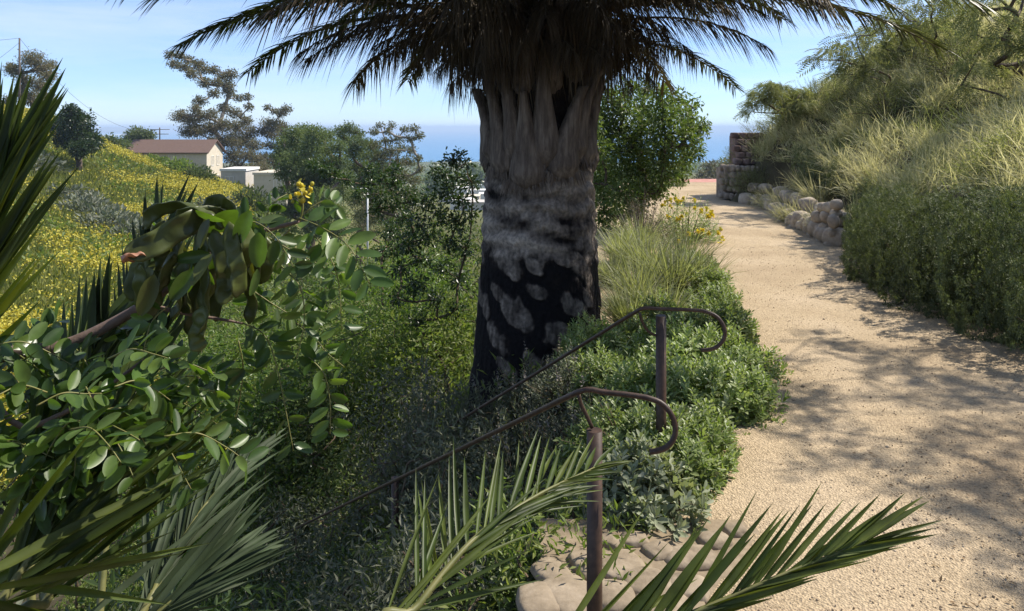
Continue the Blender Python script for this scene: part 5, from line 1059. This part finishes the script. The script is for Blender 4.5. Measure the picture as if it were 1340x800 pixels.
# ------------------------------------------------------------------ young palms in the foreground
def frond_near(parent, rach, n_, ll, wd, ang0, ang1, side_up, lm, sides=(-1, 1), u0=.1, seed=1, droop=.08, vee=.35, th=.006, tipl=.55, jit=.05, root=None):
    """frond along a 3D rachis; side_up is the frond's upper normal, angles (deg) from the rachis at base and tip"""
    r_ = np.random.default_rng(seed); P = spline(rach, 40); s = np.linspace(0, 1, 40); T = nrmz(np.gradient(P, axis=0))
    mb = MB(); tube(mb, P, np.interp(s, [0, 1], [th * 1.6, th * .3]), 8, 0)
    for sd in sides:
        u = np.sort(np.linspace(u0, .995, n_) + r_.normal(size=n_) * .006); u = np.clip(u, 0, .999); i_ = u * 39
        B = np.stack([np.interp(i_, np.arange(40), P[:, c]) for c in range(3)], 1); Tt = nrmz(np.stack([np.interp(i_, np.arange(40), T[:, c]) for c in range(3)], 1))
        N0 = np.asarray(side_up, float); Nt = nrmz(N0 - Tt * (Tt @ N0)[:, None]); S = np.cross(Tt, Nt) * sd
        an = np.radians(np.interp(u, [0, 1], [ang0, ang1]) + r_.normal(size=n_) * 4)[:, None]; v = (vee * r_.choice([1.3, .5, -.1], n_))[:, None]
        D = nrmz(Tt * np.cos(an) + (S + Nt * v) * np.sin(an) + r_.normal(size=(n_, 3)) * jit)
        L = ll * np.interp(u, [0, .25, .6, 1], [.7, 1, .9, tipl]) * r_.uniform(.88, 1.1, n_)
        blades(mb, B, D, Nt + r_.normal(size=(n_, 3)) * .3, L, wd * r_.uniform(.8, 1.2, n_), 6, droop * r_.uniform(.2, 1.6, n_), .42, 1)
    return mb.build('frond', [m_rachis, lm], parent)
cam_n = np.array([0, -1, .35])
yp = thing('young_palm', 'young palm on the left with long stiff upright and blue green fronds', 'palm', (-.75, 1.25, -.35))
mb = MB(); tube(mb, [(-.75, 1.25, -.5), (-.75, 1.25, -.1), (-.74, 1.25, .12)], [.13, .14, .06], 14); mb.build('stem', m_bark, yp)
c0 = np.array([-.74, 1.25, .1])
# tall frond at the left edge
frond_near(yp, [c0, W(-170, 800, 1.05), W(-115, 555, .95), W(-48, 370, .97), W(4, 225, 1.0)], 40, .285, .015, 22, 9, [.25, -1, .1], m_frondnear, u0=.30, seed=3, vee=.2, droop=.02, jit=.03)
# blades behind the branch
frond_near(yp, [c0, W(140, 690, 1.7), W(165, 560, 1.75), W(190, 440, 1.8), W(212, 330, 1.85)], 20, .36, .024, 30, 14, [-.3, -1, .2], m_frondblue, u0=.42, seed=4, vee=.25, droop=.03, jit=.04)
frond_near(yp, [c0, W(40, 720, 1.5), W(75, 600, 1.55), W(110, 500, 1.6), W(140, 420, 1.6)], 16, .3, .024, 34, 16, [-.2, -1, .2], m_frondblue, u0=.4, seed=14, vee=.25, droop=.03, jit=.04)
# low left fan
frond_near(yp, [c0, W(20, 900, .95), W(62, 785, 1.0), W(100, 700, 1.04), W(135, 620, 1.1), W(165, 560, 1.16)], 30, .30, .012, 42, 20, [-.1, -1, .45], m_frondnear, u0=.36, seed=5, vee=.3, droop=.05)
frond_near(yp, [c0, W(-60, 900, .9), W(20, 740, .92), W(70, 620, .98), W(95, 560, 1.02)], 18, .28, .014, 30, 14, [.3, -1, .2], m_frondnear, u0=.35, seed=6, vee=.3, droop=.03)
frond_near(yp, [c0, W(120, 930, 1.15), W(188, 800, 1.2), W(218, 742, 1.28), W(270, 660, 1.4), W(325, 600, 1.55)], 32, .24, .0125, 34, 12, [-.2, -1, .55], m_frondblue, u0=.33, seed=7, vee=.3, droop=.03)
frond_near(yp, [c0, W(60, 900, 1.1), W(160, 840, 1.15), W(240, 775, 1.2), W(295, 735, 1.28)], 22, .24, .012, 26, 8, [0, -1, .6], m_frondblue, u0=.35, seed=8, vee=.2, droop=.05)

frond_near(yp, [c0, W(-60, 880, .8), W(0, 790, .85), W(60, 700, .9), W(110, 640, .95)], 24, .28, .013, 36, 14, [.2, -1, .3], m_frondnear, u0=.3, seed=15, vee=.3, droop=.04)
yq = thing('young_palm', 'young palm at the bottom centre with two stiff green fronds over the flagstones', 'palm', (-.05, 1.15, 0))
mb = MB(); tube(mb, [(-.05, 1.15, -.15), (-.05, 1.15, .15), (-.04, 1.15, .36)], [.11, .12, .05], 14); mb.build('stem', m_bark, yq)
c1 = np.array([-.04, 1.15, .33])
frond_near(yq, [c1, W(500, 860, 1.25), W(545, 795, 1.3), W(620, 706, 1.42), W(700, 650, 1.55), W(778, 612, 1.70)], 28, .25, .0115, 62, 22, [-.35, -.75, .6], m_frondnear, sides=(-1, ), u0=.30, seed=10, vee=.25, droop=.01, tipl=.5)
frond_near(yq, [c1, W(500, 861, 1.25), W(545, 796, 1.3), W(620, 707, 1.42), W(700, 651, 1.55), W(778, 613, 1.70)], 32, .25, .011, 26, 10, [-.2, -.8, .6], m_frondnear, sides=(1, ), u0=.30, seed=11, vee=.3, droop=.06, tipl=.5)
frond_near(yq, [c1, W(690, 900, 1.25), W(790, 845, 1.3), W(900, 805, 1.33), W(1010, 758, 1.36), W(1135, 708, 1.4)], 27, .28, .014, 46, 13, [-.1, -.85, .5], m_frondnear, sides=(-1, ), u0=.28, seed=12, vee=.2, droop=.01, tipl=.62)
frond_near(yq, [c1, W(690, 901, 1.25), W(790, 846, 1.3), W(900, 806, 1.33), W(1010, 759, 1.36), W(1135, 709, 1.4)], 26, .25, .0125, 12, 4, [-.1, -.85, .5], m_frondnear, sides=(1, ), u0=.28, seed=13, vee=.25, droop=.0, tipl=.7)

# ------------------------------------------------------------------ leaning shrub with oval leaflets and pods, close to the lens
ss_ = thing('flowering_shrub', 'foreground shrub branch with oval green leaflets, flat curling pods and yellow buds', 'shrub', (-1.15, 1.05, -.5))
R0 = np.array([-1.15, 1.05, -.55])
br_pts = [R0, (-1.08, 1.02, .4), W(-170, 520, .98), W(0, 466, 1.0), W(90, 450, 1.02), W(190, 398, 1.05), W(260, 345, 1.08), W(330, 308, 1.1), W(392, 290, 1.12)]
mb = MB(); P = spline(br_pts, 60); tube(mb, P, np.interp(np.linspace(0, 1, 60), [0, .45, .75, 1], [.016, .0085, .006, .0025]), 10)
brn = mb.build('branch', m_sennabark, ss_)
mb = MB()
for pts, r in [([R0 + [0.02, 0, 0], (-1.0, .95, .6), W(-90, 600, .92), W(40, 560, .94), W(120, 520, .96), W(190, 470, 1.0)], .006), ([R0 + [.03, .02, 0], (-.95, 1.0, .5), W(-80, 640, .98), W(30, 610, 1.0), W(130, 580, 1.02), W(210, 560, 1.05)], .006), ([W(190, 398, 1.05), W(240, 410, 1.06), W(300, 420, 1.07), W(318, 424, 1.08)], .0035)]:
    tube(mb, spline(pts, 30), np.linspace(r, r * .35, 30), 8)
mb.build('branch', m_sennabark, ss_)
def comp_leaf(pts, pairs, ll, lw, up, seed, bare=.12):
    """feather-shaped leaf: stalk with paired oval leaflets"""
    r_ = np.random.default_rng(seed); P = spline(pts, 24); T = nrmz(np.gradient(P, axis=0)); mb = MB(); tube(mb, P, np.linspace(.0011, .0006, 24), 6, 0)
    u = np.linspace(bare, .97, pairs); i_ = u * 23
    for sd in (-1, 1):
        B = np.stack([np.interp(i_, np.arange(24), P[:, c]) for c in range(3)], 1); Tt = nrmz(np.stack([np.interp(i_, np.arange(24), T[:, c]) for c in range(3)], 1))
        N0 = nrmz(np.asarray(up, float) + r_.normal(size=3) * .15); Nt = nrmz(N0 - Tt * (Tt @ N0)[:, None]); S = np.cross(Tt, Nt) * sd
        D = nrmz(S + Tt * r_.uniform(.35, .75, (pairs, 1)) + Nt * r_.uniform(-.05, .4, (pairs, 1)) + r_.normal(size=(pairs, 3)) * .26)
        L = ll * np.interp(u, [0, .4, 1], [.8, 1, .85]) * r_.uniform(.85, 1.12, pairs)
        scatter(mb, OV, B + D * .003, D, Nt + r_.normal(size=(pairs, 3)) * .6, L, L * lw / ll * r_.uniform(.9, 1.1, pairs), 1)
    mb.build('leaf', [m_sennastem, m_senna], ss_)
for k_, (pts, pairs, ll) in enumerate([
    ([W(388, 284, 1.12), W(425, 300, 1.1), W(458, 325, 1.08), W(484, 372, 1.06)], 7, .044), ([W(400, 296, 1.12), W(428, 330, 1.1), W(443, 370, 1.09), W(447, 432, 1.08)], 7, .036), ([W(365, 345, 1.1), W(392, 375, 1.08), W(398, 420, 1.07), W(388, 470, 1.06)], 7, .038),
    ([W(316, 422, 1.08), W(345, 438, 1.07), W(362, 480, 1.06), W(384, 590, 1.05)], 9, .036), ([W(398, 462, 1.07), W(424, 490, 1.06), W(432, 530, 1.06), W(432, 568, 1.06)], 6, .034), ([W(312, 446, 1.1), W(318, 480, 1.1), W(314, 520, 1.1), W(308, 548, 1.1)], 7, .024),
    ([W(380, 300, 1.14), W(350, 330, 1.16), W(335, 365, 1.17), W(330, 400, 1.18)], 7, .036), ([W(350, 310, 1.16), W(385, 330, 1.18), W(415, 345, 1.2), W(440, 360, 1.2)], 7, .034), ([W(330, 380, 1.12), W(360, 400, 1.13), W(385, 412, 1.14), W(420, 408, 1.16)], 7, .034), ([W(388, 288, 1.13), W(410, 270, 1.14), W(428, 262, 1.15), W(440, 268, 1.16)], 5, .03),
    ([W(300, 300, 1.02), W(330, 290, 1.03), W(360, 310, 1.03), W(385, 350, 1.03)], 6, .034), ([W(220, 400, 1), W(200, 420, .99), W(190, 450, .98), W(185, 490, .98)], 6, .032), ([W(345, 296, 1.1), W(352, 276, 1.1), W(362, 262, 1.1), W(376, 254, 1.12)], 5, .024), ([W(384, 420, 1.15), W(410, 440, 1.15), W(428, 462, 1.15), W(450, 480, 1.14)], 6, .032)]):
    comp_leaf(pts, pairs + 1, ll * .88, ll * .40, [.25, -.75, .65], 100 + k_)
rs = np.random.default_rng(5)
for k_ in range(46):     # the leafy mass at the lower left
    px = rs.uniform(-30, 215); py = rs.uniform(455, 600) + .1 * px; d = rs.uniform(.85, 1.15); a = rs.uniform(-.5, 1.5) if px < 150 else rs.uniform(-.3, 1.1); L = rs.uniform(70, 115)
    dx, dy = cos(a) * L * rs.choice([1, 1, -1]), sin(a) * L * .7; dz = rs.uniform(-.06, .06)
    comp_leaf([W(px, py, d), W(px + dx * .4, py + dy * .25 - 10, d + dz * .4), W(px + dx * .75, py + dy * .6, d + dz * .8), W(px + dx, py + dy + 10, d + dz)], 7, rs.uniform(.026, .034), .0145, [rs.normal() * .3, -.45, .9], 200 + k_)
for k_, (a, b2, c2) in enumerate([((120, 570, 1), (150, 610, .98), (160, 680, .96)), ((180, 560, 1), (215, 580, .98), (250, 640, .97)), ((60, 440, 1.05), (30, 450, 1.05), (-5, 470, 1.04)), ((95, 452, 1.02), (110, 470, 1), (125, 500, .98)), ((150, 425, 1.05), (175, 445, 1.04), (205, 470, 1.03)), ((30, 465, 1), (50, 440, 1.02), (75, 420, 1.03))]):
    comp_leaf([W(*a), W(*b2), W(*c2)], 7, .03, .0145, [0, -.6, .8], 300 + k_)
def pod(pts, w, seed, mat):
    """flat papery pod with a wavy edge"""
    r_ = np.random.default_rng(seed); n_ = 22; P = spline(pts, n_); T = nrmz(np.gradient(P, axis=0)); t = np.linspace(0, 1, n_); up = nrmz(np.array([r_.normal() * .5, -1, r_.normal() * .5])); R = []
    hw = w / 2 * np.minimum(1, np.minimum(t * 6, (1 - t) * 7) ** .6 + .06)
    for i_ in range(n_):
        tw = .5 * sin(3 * t[i_] + seed); N = nrmz(up - T[i_] * np.dot(up, T[i_])); S = np.cross(T[i_], N); S, N = S * cos(tw) + N * sin(tw), N * cos(tw) - S * sin(tw)
        wave = .12 * w * sin(t[i_] * 19 + seed); th = .0016 + .0022 * abs(sin(t[i_] * 16))
        c = np.linspace(-1, 1, 7); top = [P[i_] + S * hw[i_] * q_ + N * (th * (1 - q_ * q_) + wave * q_ * q_ + .16 * w * q_ * q_) for q_ in c]; bot = [P[i_] + S * hw[i_] * q_ + N * (-th * (1 - q_ * q_) - .0006 + wave * q_ * q_ + .16 * w * q_ * q_) for q_ in c[::-1]]
        R.append(top + bot)
    mb = MB(); loft(mb, np.array(R), 0, True); mb.build('pod', mat, ss_)
big = [((290, 278, 1.04), (245, 292, 1.0), (205, 318, .98), (162, 336, .96), .034, m_pod), ((205, 322, .99), (190, 330, .975), (175, 335, .965), (158, 338, .955), .02, m_podpink),
       ((262, 300, 1.03), (268, 350, 1.02), (270, 400, 1.01), (262, 440, 1.0), .036, m_pod), ((240, 300, 1.05), (236, 345, 1.05), (240, 380, 1.05), (250, 410, 1.04), .034, m_pod), ((205, 310, 1.03), (190, 340, 1.03), (178, 365, 1.03), (172, 395, 1.02), .03, m_pod),
       ((280, 300, 1.02), (292, 340, 1.01), (296, 370, 1.01), (290, 400, 1.0), .03, m_pod), ((225, 330, 1.0), (212, 365, 1.0), (200, 390, 1.0), (192, 420, 1.0), .03, m_pod), ((310, 290, 1.05), (325, 325, 1.05), (330, 350, 1.05), (326, 380, 1.05), .03, m_pod),
       ((190, 300, 1.06), (200, 280, 1.05), (225, 268, 1.04), (262, 272, 1.03), .026, m_pod), ((265, 272, 1.05), (285, 262, 1.04), (300, 268, 1.04), (310, 290, 1.04), .022, m_pod), ((300, 290, 1.0), (306, 330, .99), (312, 360, .99), (308, 390, .99), .026, m_pod),
       ((250, 330, 1.08), (258, 370, 1.08), (255, 410, 1.08), (248, 440, 1.08), .03, m_pod), ((330, 300, 1.07), (345, 320, 1.07), (350, 345, 1.07), (342, 372, 1.07), .024, m_pod), ((216, 290, 1.08), (205, 320, 1.08), (196, 355, 1.08), (200, 400, 1.08), .03, m_pod),
       ((276, 280, 1.08), (270, 320, 1.09), (280, 360, 1.09), (286, 420, 1.09), .032, m_pod), ((230, 285, 1.02), (250, 275, 1.01), (275, 280, 1.01), (292, 300, 1.01), .022, m_pod), ((268, 400, 1.0), (262, 425, 1.0), (258, 445, 1.0), (262, 460, 1.0), .026, m_pod)]
for k_ in range(6):     # more narrow pods among the broad ones
    px = rs.uniform(185, 345); py = rs.uniform(280, 350); d = rs.uniform(.98, 1.1); L = rs.uniform(60, 110); dx = rs.uniform(-30, 30)
    big.append(((px, py, d), (px + dx * .2 + rs.uniform(-12, 12), py + L * .35, d), (px + dx * .6, py + L * .7, d + .01), (px + dx, py + L, d + .01), rs.uniform(.02, .03), m_pod if rs.random() > .12 else m_podpink))
for k_, (a, b2, c2, e, w, mt) in enumerate(big): pod([W(*a), W(*b2), W(*c2), W(*e)], w * (.82 if k_ > 1 else .95), 7 + k_, mt)
for k_ in range(26):     # broad drooping leaves among the pods
    p = W(rs.uniform(185, 350), rs.uniform(275, 370), rs.uniform(.96, 1.1))[None]; mb = MB(); dn = np.array([[rs.normal() * .7, rs.normal() * .35, -1 + .5 * rs.normal()]])
    L = rs.uniform(.035, .062); scatter(mb, OV, p, dn, np.array([[rs.normal() * .7, -1, rs.normal() * .6]]), L, L * rs.uniform(.34, .5)); mb.build('leaf', m_senna if k_ % 3 else m_pod, ss_)
# yellow buds
c = W(394, 252, 1.12); mb = MB()
tube(mb, spline([W(392, 290, 1.12), W(396, 272, 1.12), c], 10), .0018, 6, 1)
for k_ in range(12):
    p = c + np.array([rs.uniform(-.02, .024), rs.uniform(-.012, .012), rs.uniform(-.014, .014)]); s = rs.uniform(.0024, .0038); rock(mb, p, (s, s, s * 1.15), 500 + k_, .08, T=ICO2); tube(mb, [c - [0, 0, .02], p], .0007, 4, 1)
for k_ in range(8): scatter(mb, OV, c[None] + rs.normal(size=(2, 3)) * .009, rs.normal(size=(2, 3)), rs.normal(size=(2, 3)), .008, .006, 0)
mb.build('flower_cluster', [m_yellow, m_sennastem], ss_)
